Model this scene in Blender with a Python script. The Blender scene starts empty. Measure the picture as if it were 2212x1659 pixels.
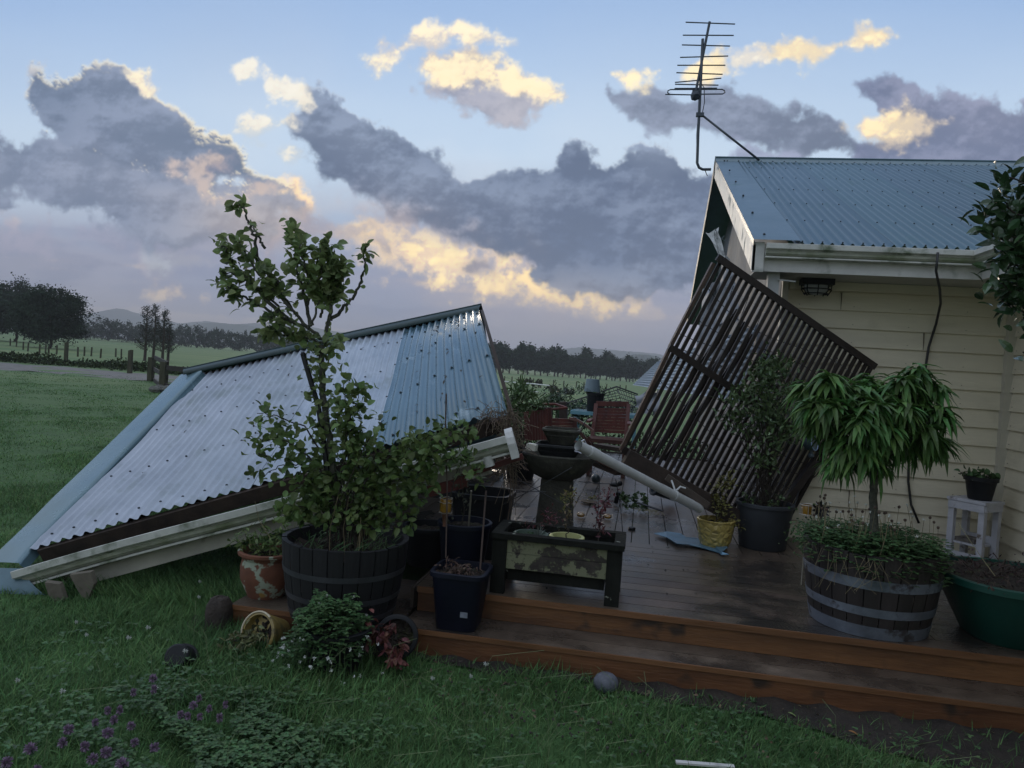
import bpy, math, random
import numpy as np
from mathutils import Vector, Matrix, Euler
random.seed(7); rng = np.random.default_rng(7)
S = bpy.context.scene
COL = S.collection
rad = math.radians

# ------------------------------------------------------------------ camera
H = 1.66
yaw, roll, pitch, F = rad(10.0), rad(3.7), rad(-1.5), 1598.5      # F in 1/2212 of the picture width
fw = np.array([-math.sin(yaw)*math.cos(pitch), math.cos(yaw)*math.cos(pitch), math.sin(pitch)])
r0 = np.array([math.cos(yaw), math.sin(yaw), 0.]); u0 = np.cross(r0, fw)
cr = r0*math.cos(roll)+u0*math.sin(roll); cu = -r0*math.sin(roll)+u0*math.cos(roll)
f0 = np.array([-math.sin(yaw), math.cos(yaw), 0.])
cam = bpy.data.cameras.new('camera'); camo = bpy.data.objects.new('camera', cam); COL.objects.link(camo)
M3 = Matrix(((cr[0], cu[0], -fw[0]), (cr[1], cu[1], -fw[1]), (cr[2], cu[2], -fw[2])))
camo.matrix_world = Matrix.Translation((0, 0, H)) @ M3.to_4x4()
cam.sensor_width = 36; cam.lens = 36*F/2212; cam.clip_start = .05; cam.clip_end = 30000
S.camera = camo
S.view_settings.view_transform = 'Standard'; S.view_settings.look = 'None'
S.view_settings.gamma = 1; S.view_settings.exposure = 0
S.cycles.max_bounces = 6; S.cycles.volume_bounces = 0

def at(px, py, **k):
    """a place in the world from a measured direction and one known coordinate (metres)"""
    d = fw*F + cr*(px-1106) - cu*(py-829.5)
    if 'Y' in k: t = k['Y']/d[1]
    elif 'z' in k: t = (k['z']-H)/d[2]
    elif 'X' in k: t = k['X']/d[0]
    else: t = k['d']/F
    return np.array([0, 0, H]) + d*t

def lin(r, g=None, b=None):
    if g is None: r, g, b = r
    return tuple(((c/255)/12.92 if c/255 <= .04045 else ((c/255+.055)/1.055)**2.4) for c in (r, g, b))

# ------------------------------------------------------------------ world / sky
SUN_EL, SUN_AZ_PX = 7.0, 900
sd = at(SUN_AZ_PX, 600, d=100)-np.array([0, 0, H])
sun_az = math.atan2(sd[0], sd[1])                 # clockwise from +Y
def vnoise(shape, sx, sy, seed):
    r = np.random.default_rng(seed); h, w = shape
    gx = int(sx)+3; gy = int(sy)+3
    g = r.random((gy, gx))
    x = np.linspace(0, sx, w); y = np.linspace(0, sy, h)
    xi = x.astype(int); yi = y.astype(int); xf = x-xi; yf = y-yi
    xf = xf*xf*(3-2*xf); yf = (yf*yf*(3-2*yf))[:, None]
    a = g[yi][:, xi]; b = g[yi][:, xi+1]; c = g[yi+1][:, xi]; d = g[yi+1][:, xi+1]
    return (a*(1-xf)+b*xf)*(1-yf)+(c*(1-xf)+d*xf)*yf
def fbm(shape, sx, sy, seed, octs=7, gain=.5):
    t = np.zeros(shape); a = 1; n = 0
    for o in range(octs):
        t += a*(vnoise(shape, sx*2**o, sy*2**o, seed+o*17)-.5); n += a; a *= gain
    return t/n*2
def billow(shape, sx, sy, seed, octs=6, gain=.5):
    t = np.zeros(shape); a = 1; n = 0
    for o in range(octs):
        t += a*np.abs(vnoise(shape, sx*2**o, sy*2**o, seed+o*31)-.5)*2; n += a; a *= gain
    return t/n
def sst(a, b, x):
    t = np.clip((x-a)/(b-a), 0, 1); return t*t*(3-2*t)

UW, VH = 2.5, 1.25                                # the cloud map covers u -1.25..1.25, v -.15..1.1
NW, NH = 2400, 1200
def make_clouds():
    U, V = np.meshgrid((np.arange(NW)+.5)/NW*UW-UW/2, (np.arange(NH)+.5)/NH*VH-.15)
    d = f0[None, None]+U[..., None]*r0+V[..., None]*np.array([0, 0, 1.])
    zc = d@fw; zc = np.where(zc < .05, .05, zc)
    X = 1106+F*(d@cr)/zc; Y = 829.5-F*(d@cu)/zc
    X0, Y0 = X.copy(), Y.copy()
    sh = X.shape
    zm = lambda q: q-q.mean()
    n3 = zm(fbm(sh, 110, 55, 201, 5, .6))
    wx = zm(fbm(sh, 16, 8, 3))*46+zm(billow(sh, 46, 23, 90, 6))*34; wy = zm(fbm(sh, 16, 8, 57))*40+zm(billow(sh, 50, 25, 40, 6))*34
    X = X+wx*.8; Y = Y+wy*.8
    n1 = fbm(sh, 30, 15, 5, 7, .55); n2 = fbm(sh, 9, 16, 11, 7, .5); nb = billow(sh, 26, 13, 23, 6, .55)
    ns = zm(fbm(sh, 6, 30, 71, 7, .55)); n1 = zm(n1); n2 = zm(n2); nb = zm(nb)
    hf = n1*1.0-nb*.9+n2*1.3+n3*.45                           # puffs; lit from the upper right
    emb = np.zeros(sh)
    for d_, w_ in ((3, 1.6), (8, 1.2), (22, .9)): emb += (hf-np.roll(np.roll(hf, -d_, 0), d_//2, 1))*w_
    emb = np.clip(emb*.9, -.5, .6)
    k = 4
    def sdf(poly):
        xs, ys = X[::k, ::k], Y[::k, ::k]
        best = np.full(xs.shape, 1e9); ins = np.zeros(xs.shape, bool)
        P = poly+[poly[0]]
        for (x1, y1), (x2, y2) in zip(P[:-1], P[1:]):
            dx, dy = x2-x1, y2-y1
            t = np.clip(((xs-x1)*dx+(ys-y1)*dy)/(dx*dx+dy*dy), 0, 1)
            best = np.minimum(best, (xs-x1-t*dx)**2+(ys-y1-t*dy)**2)
            c = ((ys < y1) != (ys < y2)) & (xs < (x2-x1)*(ys-y1)/((y2-y1) if y2 != y1 else 1e-9)+x1)
            ins ^= c
        s = np.where(ins, 1, -1)*np.sqrt(best)
        # bilinear enlarge
        yy = np.arange(NH)/k; xx = np.arange(NW)/k
        y0 = np.minimum(yy.astype(int), s.shape[0]-2); x0 = np.minimum(xx.astype(int), s.shape[1]-2)
        fy = np.clip(yy-y0, 0, 1)[:, None]; fx = np.clip(xx-x0, 0, 1)[None]
        return (s[y0][:, x0]*(1-fx)+s[y0][:, x0+1]*fx)*(1-fy)+(s[y0+1][:, x0]*(1-fx)+s[y0+1][:, x0+1]*fx)*fy
    rgb = np.zeros(sh+(3,)); al = np.zeros(sh)
    def over(col, a):
        nonlocal rgb, al
        a = np.clip(a, 0, 1)
        col = np.asarray(col)
        o = a+al*(1-a)
        rgb = np.where(o[..., None] > 1e-5, (col*a[..., None]+rgb*(al*(1-a))[..., None])/np.maximum(o, 1e-5)[..., None], rgb)
        al = o
    def mixc(c1, c2, t):
        t = t[..., None]; return np.array(lin(c1))*(1-t)+np.array(lin(c2))*t
    # clear blue: paler towards the horizon
    over(mixc((137, 170, 214), (196, 216, 236), sst(-150, 420, Y0+n2*30)), np.full(sh, .93))
    # low haze and pinkish grey stratus
    t = sst(330, 560, Y0+n2*60+ns*30)
    over(mixc((138, 148, 176), (164, 162, 178), np.clip(.5+n2*.9+ns*.7, 0, 1)), t*.95)
    over(mixc((196, 180, 176), (205, 190, 186), np.clip(.5+n1, 0, 1)), sst(.08, .42, ns+n2*.5)*sst(430, 520, Y0)*(1-sst(700, 760, Y0))*.45)
    over(mixc((128, 138, 168), (140, 146, 172), np.clip(.5+n1, 0, 1)), sst(.05, .4, -ns+n1*.4)*sst(440, 520, Y0)*(1-sst(640, 740, Y0))*.6)
    def cloud(poly, body, body2, soft=16, amp=26, dens=.96, rim=None, rimw=14, rimdir=(0, -1), rimpow=1.):
        s = sdf(poly)
        f = s+n1*amp*2.2-nb*amp*1.9+n3*amp*1.5+amp*.25
        a = sst(-soft*.5, soft, f)*dens
        c = mixc(body, body2, np.clip(.42+n1*.5+n2*.8+emb*.38, 0, 1))*(1+emb[..., None]*.16)
        if rim is not None:
            gy, gx = np.gradient(f)
            # direction of the outline against the light, v grows upward
            L = np.sqrt(gx*gx+gy*gy)+1e-6
            face = np.clip((-gx*rimdir[0]+gy*rimdir[1])/L*1.1+.35, 0, 1) if False else np.clip((-(gx)*rimdir[0]+(gy)*rimdir[1])/L+.3, 0, 1)
            w = sst(rimw, 0, f-n1*6)*face*rimpow
            w = np.clip(w, 0, 1)[..., None]
            c = c*(1-w)+np.array(lin(rim))*w
        over(c, a)
    def lit(poly, c1, c2, soft=20, amp=30, dens=.95, gain=1.):
        s = sdf(poly)
        f = s+n1*amp*2.0-nb*amp*1.6+n3*amp*1.7+amp*.2
        over(mixc(c1, c2, np.clip(.40+f/60+n1*.9+emb*1.1, 0, 1))*gain*(1+emb[..., None]*.15), sst(-soft*.8, soft*1.2, f)*dens)
    dk, dk2 = (90, 106, 134), (142, 154, 184)
    lowm = sst(400, 470, Y0+n2*60)*(1-sst(740, 800, Y0))
    over(mixc((118, 128, 158), (140, 146, 170), np.clip(.5+n2+emb, 0, 1)), sst(.02, .30, n2*1.3+ns*.8-.02)*lowm*.75)
    over(mixc((186, 178, 184), (214, 198, 186), np.clip(.5+n1+emb, 0, 1)), sst(.10, .34, ns*1.2+n1*.8)*lowm*.55)
    over(mixc((132, 138, 162), (140, 142, 164), np.clip(.5+n1, 0, 1)), sst(640, 790, Y0+ns*60)*.80)
    # openings of bright light low down
    lit([(330, 545), (400, 528), (460, 535), (450, 560), (380, 566)], (200, 200, 200), (200, 214, 214), 26, 26, .8)
    lit([(680, 500), (760, 470), (830, 480), (870, 530), (930, 560), (990, 570), (1080, 560), (1180, 588), (1250, 615), (1370, 628), (1250, 645), (1120, 644), (1000, 622), (900, 606), (820, 594), (740, 560)], (222, 200, 176), (255, 222, 160), 30, 34, 1, 1.25)
    lit([(850, 515), (930, 495), (1010, 515), (1130, 560), (1110, 605), (980, 612), (890, 580)], (236, 208, 172), (255, 230, 168), 30, 34, 1, 1.35)
    lit([(480, 425), (570, 395), (650, 405), (700, 450), (660, 470), (560, 455)], (214, 190, 170), (255, 220, 168), 26, 28, .95, 1.15)
    lit([(330, 622), (380, 610), (450, 636), (390, 642)], (205, 188, 180), (246, 220, 186), 16, 18, .85)
    lit([(0, 455), (60, 465), (130, 480), (70, 490), (0, 480)], (178, 170, 184), (206, 190, 186), 20, 20, .7)
    # main grey cumulus banks
    cloud([(880, 590), (840, 540), (800, 500), (740, 470), (660, 460), (560, 470), (500, 500), (600, 540), (700, 540), (760, 580), (830, 610)], (150, 150, 170), (178, 168, 176), 30, 40, .8)
    cloud([(-300, 470), (-100, 460), (0, 470), (150, 480), (300, 505), (420, 510), (520, 560), (400, 580), (200, 540), (0, 520), (-300, 530)], (140, 146, 172), (166, 162, 180), 40, 40, .6)
    cloud([(-300, 330), (-100, 300), (30, 290), (90, 270), (200, 290), (330, 330), (470, 380), (560, 400), (640, 440), (600, 480), (520, 520), (400, 500), (300, 495), (150, 472), (0, 455), (-200, 440)], (108, 123, 150), (140, 150, 172), 24, 30, .97)
    cloud([(60, 200), (62, 160), (75, 128), (110, 130), (135, 150), (170, 146), (205, 130), (240, 142), (270, 128), (305, 145), (345, 195), (385, 235), (430, 292), (470, 312), (515, 335), (560, 365), (600, 390), (620, 410), (560, 418), (480, 400), (380, 370), (280, 330), (160, 300), (90, 270), (85, 240)],
          (102, 118, 144), (134, 146, 170), 12, 14, .98, (255, 240, 205), 18, (0.3, -1), 1.)
    lit([(390, 345), (450, 350), (540, 385), (590, 410), (520, 400), (430, 370)], (170, 160, 175), (222, 196, 176), 16, 24, .6)
    lit([(60, 195), (70, 130), (120, 128), (140, 150), (90, 160), (75, 200)], (205, 205, 210), (246, 236, 215), 12, 14, .85)
    lit([(265, 132), (305, 140), (362, 205), (330, 200), (290, 165)], (225, 215, 205), (255, 240, 205), 10, 12, .9)
    cloud([(640, 290), (618, 262), (660, 245), (690, 212), (735, 232), (780, 262), (830, 262), (880, 278), (950, 300), (1000, 330), (1030, 372), (1100, 362), (1200, 352), (1210, 318), (1265, 316), (1300, 343), (1380, 352), (1430, 342), (1560, 356), (1800, 400), (1800, 560), (1470, 626), (1350, 632), (1210, 622), (1130, 575), (1050, 548), (960, 492), (880, 462), (790, 432), (720, 396), (660, 340)],
          dk, (130, 144, 168), 16, 20, .985, (205, 205, 212), 8, (0.2, -1), .5)
    lit([(700, 400), (790, 430), (900, 470), (1010, 520), (940, 520), (850, 500), (760, 460)], (160, 158, 176), (180, 172, 182), 40, 36, .6)
    g_ = np.exp(-((X0-850)/330)**2-((Y0-560+(X0-850)*-.22)/85)**2)
    over(mixc((236, 196, 150), (250, 214, 164), np.clip(.5+n1+emb, 0, 1))*1.1, g_*np.clip(.42+n2*.8+n1*.5, 0, 1)*.75)
    g_ = np.exp(-((X0-300)/260)**2-((Y0-690)/60)**2)+np.exp(-((X0-1250)/300)**2-((Y0-700)/55)**2)
    over(mixc((196, 178, 170), (206, 188, 176), np.clip(.5+n1, 0, 1)), g_*.35)
    cloud([(985, 560), (1040, 545), (1090, 570), (1100, 610), (1060, 612), (1010, 590)], (140, 138, 155), (160, 152, 165), 14, 18, .9)
    cloud([(1330, 195), (1400, 198), (1470, 215), (1560, 192), (1640, 228), (1720, 250), (1800, 272), (1850, 305), (1890, 345), (1700, 345), (1620, 292), (1500, 292), (1430, 298), (1370, 270)], (102, 114, 138), (134, 144, 166), 16, 18, .96)
    cloud([(1860, 192), (1925, 188), (1990, 212), (2070, 200), (2140, 218), (2240, 235), (2500, 260), (2500, 380), (1850, 380), (1880, 320), (1960, 300), (1930, 258), (1885, 240)], (104, 114, 144), (138, 142, 166), 16, 20, .95)
    cloud([(1560, 350), (1590, 312), (1625, 318), (1700, 330), (1800, 350), (1700, 370)], (132, 142, 170), (160, 166, 190), 14, 14, .9)
    # upper clouds
    cloud([(930, 170), (1000, 160), (1090, 165), (1190, 215), (1130, 240), (1100, 268), (1050, 275), (1000, 235)], (150, 152, 170), (176, 172, 180), 22, 24, .9)
    lit([(825, 132), (850, 98), (910, 58), (1000, 36), (1060, 48), (1120, 88), (1060, 96), (990, 78), (910, 108), (860, 130)], (224, 212, 200), (255, 238, 200), 16, 18, .9)
    lit([(915, 135), (960, 108), (1030, 100), (1090, 112), (1115, 155), (1175, 178), (1228, 208), (1185, 222), (1110, 195), (1020, 185), (950, 165)], (214, 200, 186), (255, 236, 194), 18, 20, .93)
    lit([(1650, 118), (1700, 94), (1770, 100), (1850, 74), (1925, 68), (1945, 98), (1900, 112), (1830, 118), (1750, 150), (1690, 132)], (240, 222, 190), (255, 236, 190), 14, 16, 1)
    lit([(1345, 158), (1390, 143), (1445, 150), (1400, 182), (1372, 192)], (236, 220, 195), (255, 236, 192), 12, 14, .95)
    lit([(1480, 150), (1530, 132), (1565, 150), (1530, 172), (1490, 170)], (240, 222, 190), (255, 234, 188), 12, 14, .95)
    lit([(1580, 135), (1640, 124), (1640, 134), (1590, 146)], (236, 226, 210), (250, 238, 214), 10, 12, .8)
    lit([(1845, 292), (1890, 264), (1980, 262), (2060, 285), (2020, 312), (1960, 326), (1910, 312)], (226, 208, 184), (255, 232, 184), 16, 18, .97)
    for p in ([(515, 145), (540, 140), (550, 165), (525, 172)], [(590, 195), (640, 195), (668, 222), (640, 226)], [(530, 275), (570, 250), (630, 255), (640, 275), (560, 288)], [(560, 318), (600, 312), (660, 335), (640, 348), (590, 342)]):
        lit(p, (205, 216, 226), (248, 238, 216), 14, 16, .8)
    # fade to the plain sky towards the edge of the map
    e = sst(UW/2, UW/2*.86, np.abs(U))*sst(1.1, .9, V)
    out = np.zeros(sh+(4,), np.float32); out[..., :3] = rgb; out[..., 3] = al*e
    im = bpy.data.images.new('cloud_map', NW, NH, alpha=True, float_buffer=True)
    im.colorspace_settings.name = 'Linear Rec.709'
    im.alpha_mode = 'CHANNEL_PACKED'
    im.pixels.foreach_set(out.ravel()); im.update()
    try: im.pack()
    except Exception: pass
    return im
W = bpy.data.worlds.new('World'); S.world = W; W.use_nodes = True
nt = W.node_tree; nt.nodes.clear(); N = nt.nodes.new; Lk = nt.links.new
def vmath(op, a, b=None):
    n = N('ShaderNodeVectorMath'); n.operation = op
    Lk(a, n.inputs[0])
    if b is not None: n.inputs[1].default_value = b
    return n.outputs['Value'] if op == 'DOT_PRODUCT' else n.outputs[0]
def fmath(op, a, b=None, c=None):
    n = N('ShaderNodeMath'); n.operation = op
    for i, q in enumerate((a, b, c)):
        if q is None: continue
        if isinstance(q, (int, float)): n.inputs[i].default_value = q
        else: Lk(q, n.inputs[i])
    return n.outputs[0]
tc = N('ShaderNodeTexCoord'); dirv = vmath('NORMALIZE', tc.outputs['Generated'])
df = vmath('DOT_PRODUCT', dirv, tuple(f0)); dr = vmath('DOT_PRODUCT', dirv, tuple(r0)); dz = vmath('DOT_PRODUCT', dirv, (0, 0, 1))
dfc = fmath('MAXIMUM', df, .02)
uu = fmath('DIVIDE', dr, dfc); vv = fmath('DIVIDE', dz, dfc)
cx = N('ShaderNodeCombineXYZ'); Lk(fmath('MULTIPLY_ADD', uu, 1/UW, .5), cx.inputs[0]); Lk(fmath('MULTIPLY_ADD', vv, 1/VH, .15/VH), cx.inputs[1])
ti = N('ShaderNodeTexImage'); ti.image = make_clouds(); ti.extension = 'CLIP'; ti.interpolation = 'Cubic'; Lk(cx.outputs[0], ti.inputs[0])
sky = N('ShaderNodeTexSky'); sky.sky_type = 'NISHITA'; sky.sun_disc = False; sky.sun_elevation = rad(SUN_EL); sky.sun_rotation = sun_az
sky.air_density = 1.2; sky.dust_density = 1.5
SKY_STR = .13
b1 = N('ShaderNodeBackground'); Lk(sky.outputs[0], b1.inputs[0]); b1.inputs[1].default_value = SKY_STR
# broken grey cloud over the rest of the sky
ns_ = N('ShaderNodeTexNoise'); ns_.inputs['Scale'].default_value = 2.2; ns_.inputs['Detail'].default_value = 8; Lk(dirv, ns_.inputs[0])
rp = N('ShaderNodeValToRGB'); rp.color_ramp.elements[0].position = .36; rp.color_ramp.elements[1].position = .56; Lk(ns_.outputs[0], rp.inputs[0])
bg = N('ShaderNodeBackground'); bg.inputs[0].default_value = (*lin(165, 175, 192), 1); Lk(fmath('MAXIMUM', fmath('ADD', fmath('MULTIPLY_ADD', dz, 1.9, .72), fmath('MULTIPLY', dr, -.75)), .2), bg.inputs[1])
m0 = N('ShaderNodeMixShader'); Lk(rp.outputs[0], m0.inputs[0]); Lk(b1.outputs[0], m0.inputs[1]); Lk(bg.outputs[0], m0.inputs[2])
b2 = N('ShaderNodeBackground'); Lk(ti.outputs[0], b2.inputs[0]); b2.inputs[1].default_value = 1.2
m1 = N('ShaderNodeMixShader'); Lk(m0.outputs[0], m1.inputs[1]); Lk(b2.outputs[0], m1.inputs[2])
Lk(fmath('MULTIPLY', ti.outputs[1], fmath('GREATER_THAN', df, .05)), m1.inputs[0])
wo = N('ShaderNodeOutputWorld'); Lk(m1.outputs[0], wo.inputs[0])

sun = bpy.data.lights.new('sun', 'SUN'); sun.energy = .8; sun.angle = rad(14); sun.color = (1, .86, .68)
suno = bpy.data.objects.new('sun', sun); COL.objects.link(suno)
sv = Vector((math.sin(sun_az)*math.cos(rad(SUN_EL)), math.cos(sun_az)*math.cos(rad(SUN_EL)), math.sin(rad(SUN_EL))))
suno.rotation_euler = sv.to_track_quat('Z', 'Y').to_euler()

# ------------------------------------------------------------------ materials
MATS = {}
def mat(name, col, rough=.7, var=.25, scale=8., bump=.15, bscale=None, metal=0., col2=None, stretch=None, spec=.5, trans=0., island=0., coat=0., alpha=None):
    """procedural surface: colour broken up by two noises, uneven gloss, fine bump"""
    if name in MATS: return MATS[name]
    m = bpy.data.materials.new(name); m.use_nodes = True; t = m.node_tree; n = t.nodes; l = t.links
    b = n['Principled BSDF']; MATS[name] = m
    tcn = n.new('ShaderNodeTexCoord'); mp = n.new('ShaderNodeMapping'); l.new(tcn.outputs['Object'], mp.inputs[0])
    if stretch: mp.inputs['Scale'].default_value = stretch
    n1 = n.new('ShaderNodeTexNoise'); n1.inputs['Scale'].default_value = scale; n1.inputs['Detail'].default_value = 6; n1.inputs['Roughness'].default_value = .65
    l.new(mp.outputs[0], n1.inputs[0])
    c2 = col2 if col2 else tuple(c*(1-var*1.3) for c in col)
    c1 = tuple(min(1, c*(1+var*.6)) for c in col)
    r = n.new('ShaderNodeValToRGB'); r.color_ramp.elements[0].position = .3; r.color_ramp.elements[1].position = .72
    r.color_ramp.elements[0].color = (*c2, 1); r.color_ramp.elements[1].color = (*c1, 1); l.new(n1.outputs[0], r.inputs[0])
    out = r.outputs[0]
    if island:
        g = n.new('ShaderNodeNewGeometry'); hs = n.new('ShaderNodeHueSaturation'); l.new(out, hs.inputs['Color'])
        mr = n.new('ShaderNodeMapRange'); mr.inputs[3].default_value = 1-island; mr.inputs[4].default_value = 1+island; l.new(g.outputs['Random Per Island'], mr.inputs[0]); l.new(mr.outputs[0], hs.inputs['Value'])
        mh = n.new('ShaderNodeMath'); mh.operation = 'MULTIPLY'; mh.inputs[1].default_value = 37.77; l.new(g.outputs['Random Per Island'], mh.inputs[0])
        fr = n.new('ShaderNodeMath'); fr.operation = 'FRACT'; l.new(mh.outputs[0], fr.inputs[0])
        m2 = n.new('ShaderNodeMapRange'); m2.inputs[3].default_value = .5-island*.07; m2.inputs[4].default_value = .5+island*.05; l.new(fr.outputs[0], m2.inputs[0]); l.new(m2.outputs[0], hs.inputs['Hue'])
        out = hs.outputs[0]
    l.new(out, b.inputs['Base Color'])
    rr = n.new('ShaderNodeMapRange'); rr.inputs[3].default_value = max(.03, rough-.12); rr.inputs[4].default_value = min(1, rough+.12); l.new(n1.outputs[0], rr.inputs[0]); l.new(rr.outputs[0], b.inputs['Roughness'])
    b.inputs['Metallic'].default_value = metal; b.inputs['Specular IOR Level'].default_value = spec
    if coat: b.inputs['Coat Weight'].default_value = coat; b.inputs['Coat Roughness'].default_value = .15
    if bump:
        n2 = n.new('ShaderNodeTexNoise'); n2.inputs['Scale'].default_value = bscale or scale*5; n2.inputs['Detail'].default_value = 5; l.new(mp.outputs[0], n2.inputs[0])
        bp = n.new('ShaderNodeBump'); bp.inputs['Strength'].default_value = bump; bp.inputs['Distance'].default_value = .01; l.new(n2.outputs[0], bp.inputs['Height']); l.new(bp.outputs[0], b.inputs['Normal'])
    if trans:
        tr = n.new('ShaderNodeBsdfTranslucent'); mx = n.new('ShaderNodeMixShader'); mx.inputs[0].default_value = trans
        l.new(out, tr.inputs[0]); l.new(b.outputs[0], mx.inputs[1]); l.new(tr.outputs[0], mx.inputs[2]); l.new(mx.outputs[0], n['Material Output'].inputs[0])
    return m
def add_patches(m, col, scale, lo, hi, rough=.9, detail=6, vor=False):
    """a second colour in patches with their own outline (lichen, dirt, flaked paint)"""
    t = m.node_tree; n = t.nodes; l = t.links; b = n['Principled BSDF']
    src = b.inputs['Base Color'].links[0].from_socket; rs = b.inputs['Roughness'].links[0].from_socket
    tcn = n.new('ShaderNodeTexCoord'); no = n.new('ShaderNodeTexNoise'); no.inputs['Scale'].default_value = scale; no.inputs['Detail'].default_value = detail; no.inputs['Roughness'].default_value = .6
    l.new(tcn.outputs['Object'], no.inputs[0])
    mr = n.new('ShaderNodeMapRange'); mr.inputs[1].default_value = lo; mr.inputs[2].default_value = hi; l.new(no.outputs[0], mr.inputs[0])
    mx = n.new('ShaderNodeMix'); mx.data_type = 'RGBA'; l.new(mr.outputs[0], mx.inputs[0]); l.new(src, mx.inputs[6]); mx.inputs[7].default_value = (*col, 1)
    l.new(mx.outputs[2], b.inputs['Base Color'])
    mm = n.new('ShaderNodeMix'); l.new(mr.outputs[0], mm.inputs[0]); l.new(rs, mm.inputs[2]); mm.inputs[3].default_value = rough; l.new(mm.outputs[0], b.inputs['Roughness'])
    return m

# ------------------------------------------------------------------ mesh builder
BASE = {}
class MB:
    def __init__(s): s.v = []; s.f = []; s.n = 0
    def add(s, v, faces, m=0):
        v = np.asarray(v, float).reshape(-1, 3)
        fs = faces if isinstance(faces, list) else [faces]
        if isinstance(faces, list) and faces and not isinstance(faces[0], np.ndarray):
            by = {}
            for f in faces: by.setdefault(len(f), []).append(f)
            fs = [np.array(q) for q in by.values()]
        for f in fs: s.f.append((f+s.n, m))
        s.v.append(v); s.n += len(v); return s
    def box(s, c, size, R=None, m=0):
        h = np.array(size)/2
        p = np.array([(x, y, z) for x in (-1, 1) for y in (-1, 1) for z in (-1, 1)])*h
        if R is not None: p = p@np.array(R).T
        return s.add(p+np.array(c), [(0, 1, 3, 2), (4, 6, 7, 5), (0, 4, 5, 1), (2, 3, 7, 6), (0, 2, 6, 4), (1, 5, 7, 3)], m)
    def hexa(s, p, m=0):        # p: 4 bottom corners ccw from above, 4 top corners
        return s.add(p, [(3, 2, 1, 0), (4, 5, 6, 7), (0, 1, 5, 4), (1, 2, 6, 5), (2, 3, 7, 6), (3, 0, 4, 7)], m)
    def beam(s, a, b, w, h, up=(0, 0, 1), m=0):
        a = np.array(a, float); b = np.array(b, float); d = b-a; L = np.linalg.norm(d); d = d/L
        x = np.cross(d, up); x = x/(np.linalg.norm(x)+1e-9); z = np.cross(x, d)
        return s.box((a+b)/2, (w, L, h), np.array([x, d, z]).T, m)
    def tube(s, pts, r, n=8, m=0, cap=True):
        P = np.array(pts, float); k = len(P)
        R = np.full(k, r) if np.isscalar(r) else np.array(r, float)
        T = np.gradient(P, axis=0); T /= np.linalg.norm(T, axis=1)[:, None]+1e-9
        ref = np.array([0, 0, 1.]) if abs(T[0][2]) < .9 else np.array([1., 0, 0])
        x = np.cross(T[0], ref); x /= np.linalg.norm(x)
        vs = []; a = np.arange(n)/n*2*math.pi
        for i in range(k):
            x = x-T[i]*(x@T[i]); x /= np.linalg.norm(x)+1e-9; y = np.cross(T[i], x)
            vs.append(P[i]+R[i]*(np.cos(a)[:, None]*x+np.sin(a)[:, None]*y))
        V = np.concatenate(vs); fs = []
        for i in range(k-1):
            for j in range(n): fs.append((i*n+j, i*n+(j+1) % n, (i+1)*n+(j+1) % n, (i+1)*n+j))
        if cap: fs += [tuple(range(n))[::-1], tuple(range((k-1)*n, k*n))]
        return s.add(V, fs, m)
    def lathe(s, prof, c=(0, 0, 0), n=32, R=None, m=0, jit=0., sq=0.):
        prof = np.array(prof, float); k = len(prof); a = np.arange(n)/n*2*math.pi
        ca, sa = np.cos(a), np.sin(a)
        if sq:                                     # squircle section
            q = (np.abs(ca)**sq+np.abs(sa)**sq)**(-1/sq); ca, sa = ca*q, sa*q
        V = np.zeros((k, n, 3)); V[..., 0] = prof[:, :1]*ca; V[..., 1] = prof[:, :1]*sa; V[..., 2] = prof[:, 1:2]
        if jit: V += (rng.random(V.shape)-.5)*jit
        V = V.reshape(-1, 3)
        if R is not None: V = V@np.array(R).T
        fs = [(i*n+j, i*n+(j+1) % n, (i+1)*n+(j+1) % n, (i+1)*n+j) for i in range(k-1) for j in range(n)]
        return s.add(V+np.array(c), fs, m)
    def disc(s, c, r, n=32, m=0, jz=0., R=None, rings=6):
        vs = [(0, 0, random.uniform(-jz, jz))]
        for i in range(1, rings+1):
            for j in range(n): a = j/n*2*math.pi; vs.append((r*i/rings*math.cos(a), r*i/rings*math.sin(a), random.uniform(-jz, jz)))
        V = np.array(vs)
        if R is not None: V = V@np.array(R).T
        fs = [(0, 1+j, 1+(j+1) % n) for j in range(n)]+[(1+(i-1)*n+j, 1+i*n+j, 1+i*n+(j+1) % n, 1+(i-1)*n+(j+1) % n) for i in range(1, rings) for j in range(n)]
        return s.add(V+np.array(c), fs, m)
    def grid(s, P, m=0, flip=False):               # P (a,b,3)
        P = np.asarray(P); a, b = P.shape[:2]
        i = np.arange(a-1)[:, None]*b+np.arange(b-1)[None]
        f = np.stack([i, i+1, i+b+1, i+b], -1).reshape(-1, 4)
        return s.add(P.reshape(-1, 3), f[:, ::-1] if flip else f, m)
    def ball(s, c, r, n=12, m=0, sq=(1, 1, 1), jit=0., R=None):
        k = max(5, n//2+1); prof = [(max(1e-4, math.sin(i/(k-1)*math.pi))*1., -math.cos(i/(k-1)*math.pi)) for i in range(k)]
        b = MB(); b.lathe(prof, n=n); V = b.v[0]*np.array(sq)*r
        if jit: V = V*(1+(rng.random(len(V))[:, None]-.5)*jit)
        if R is not None: V = V@np.array(R).T
        return s.add(V+np.array(c), b.f[0][0], m)
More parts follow.
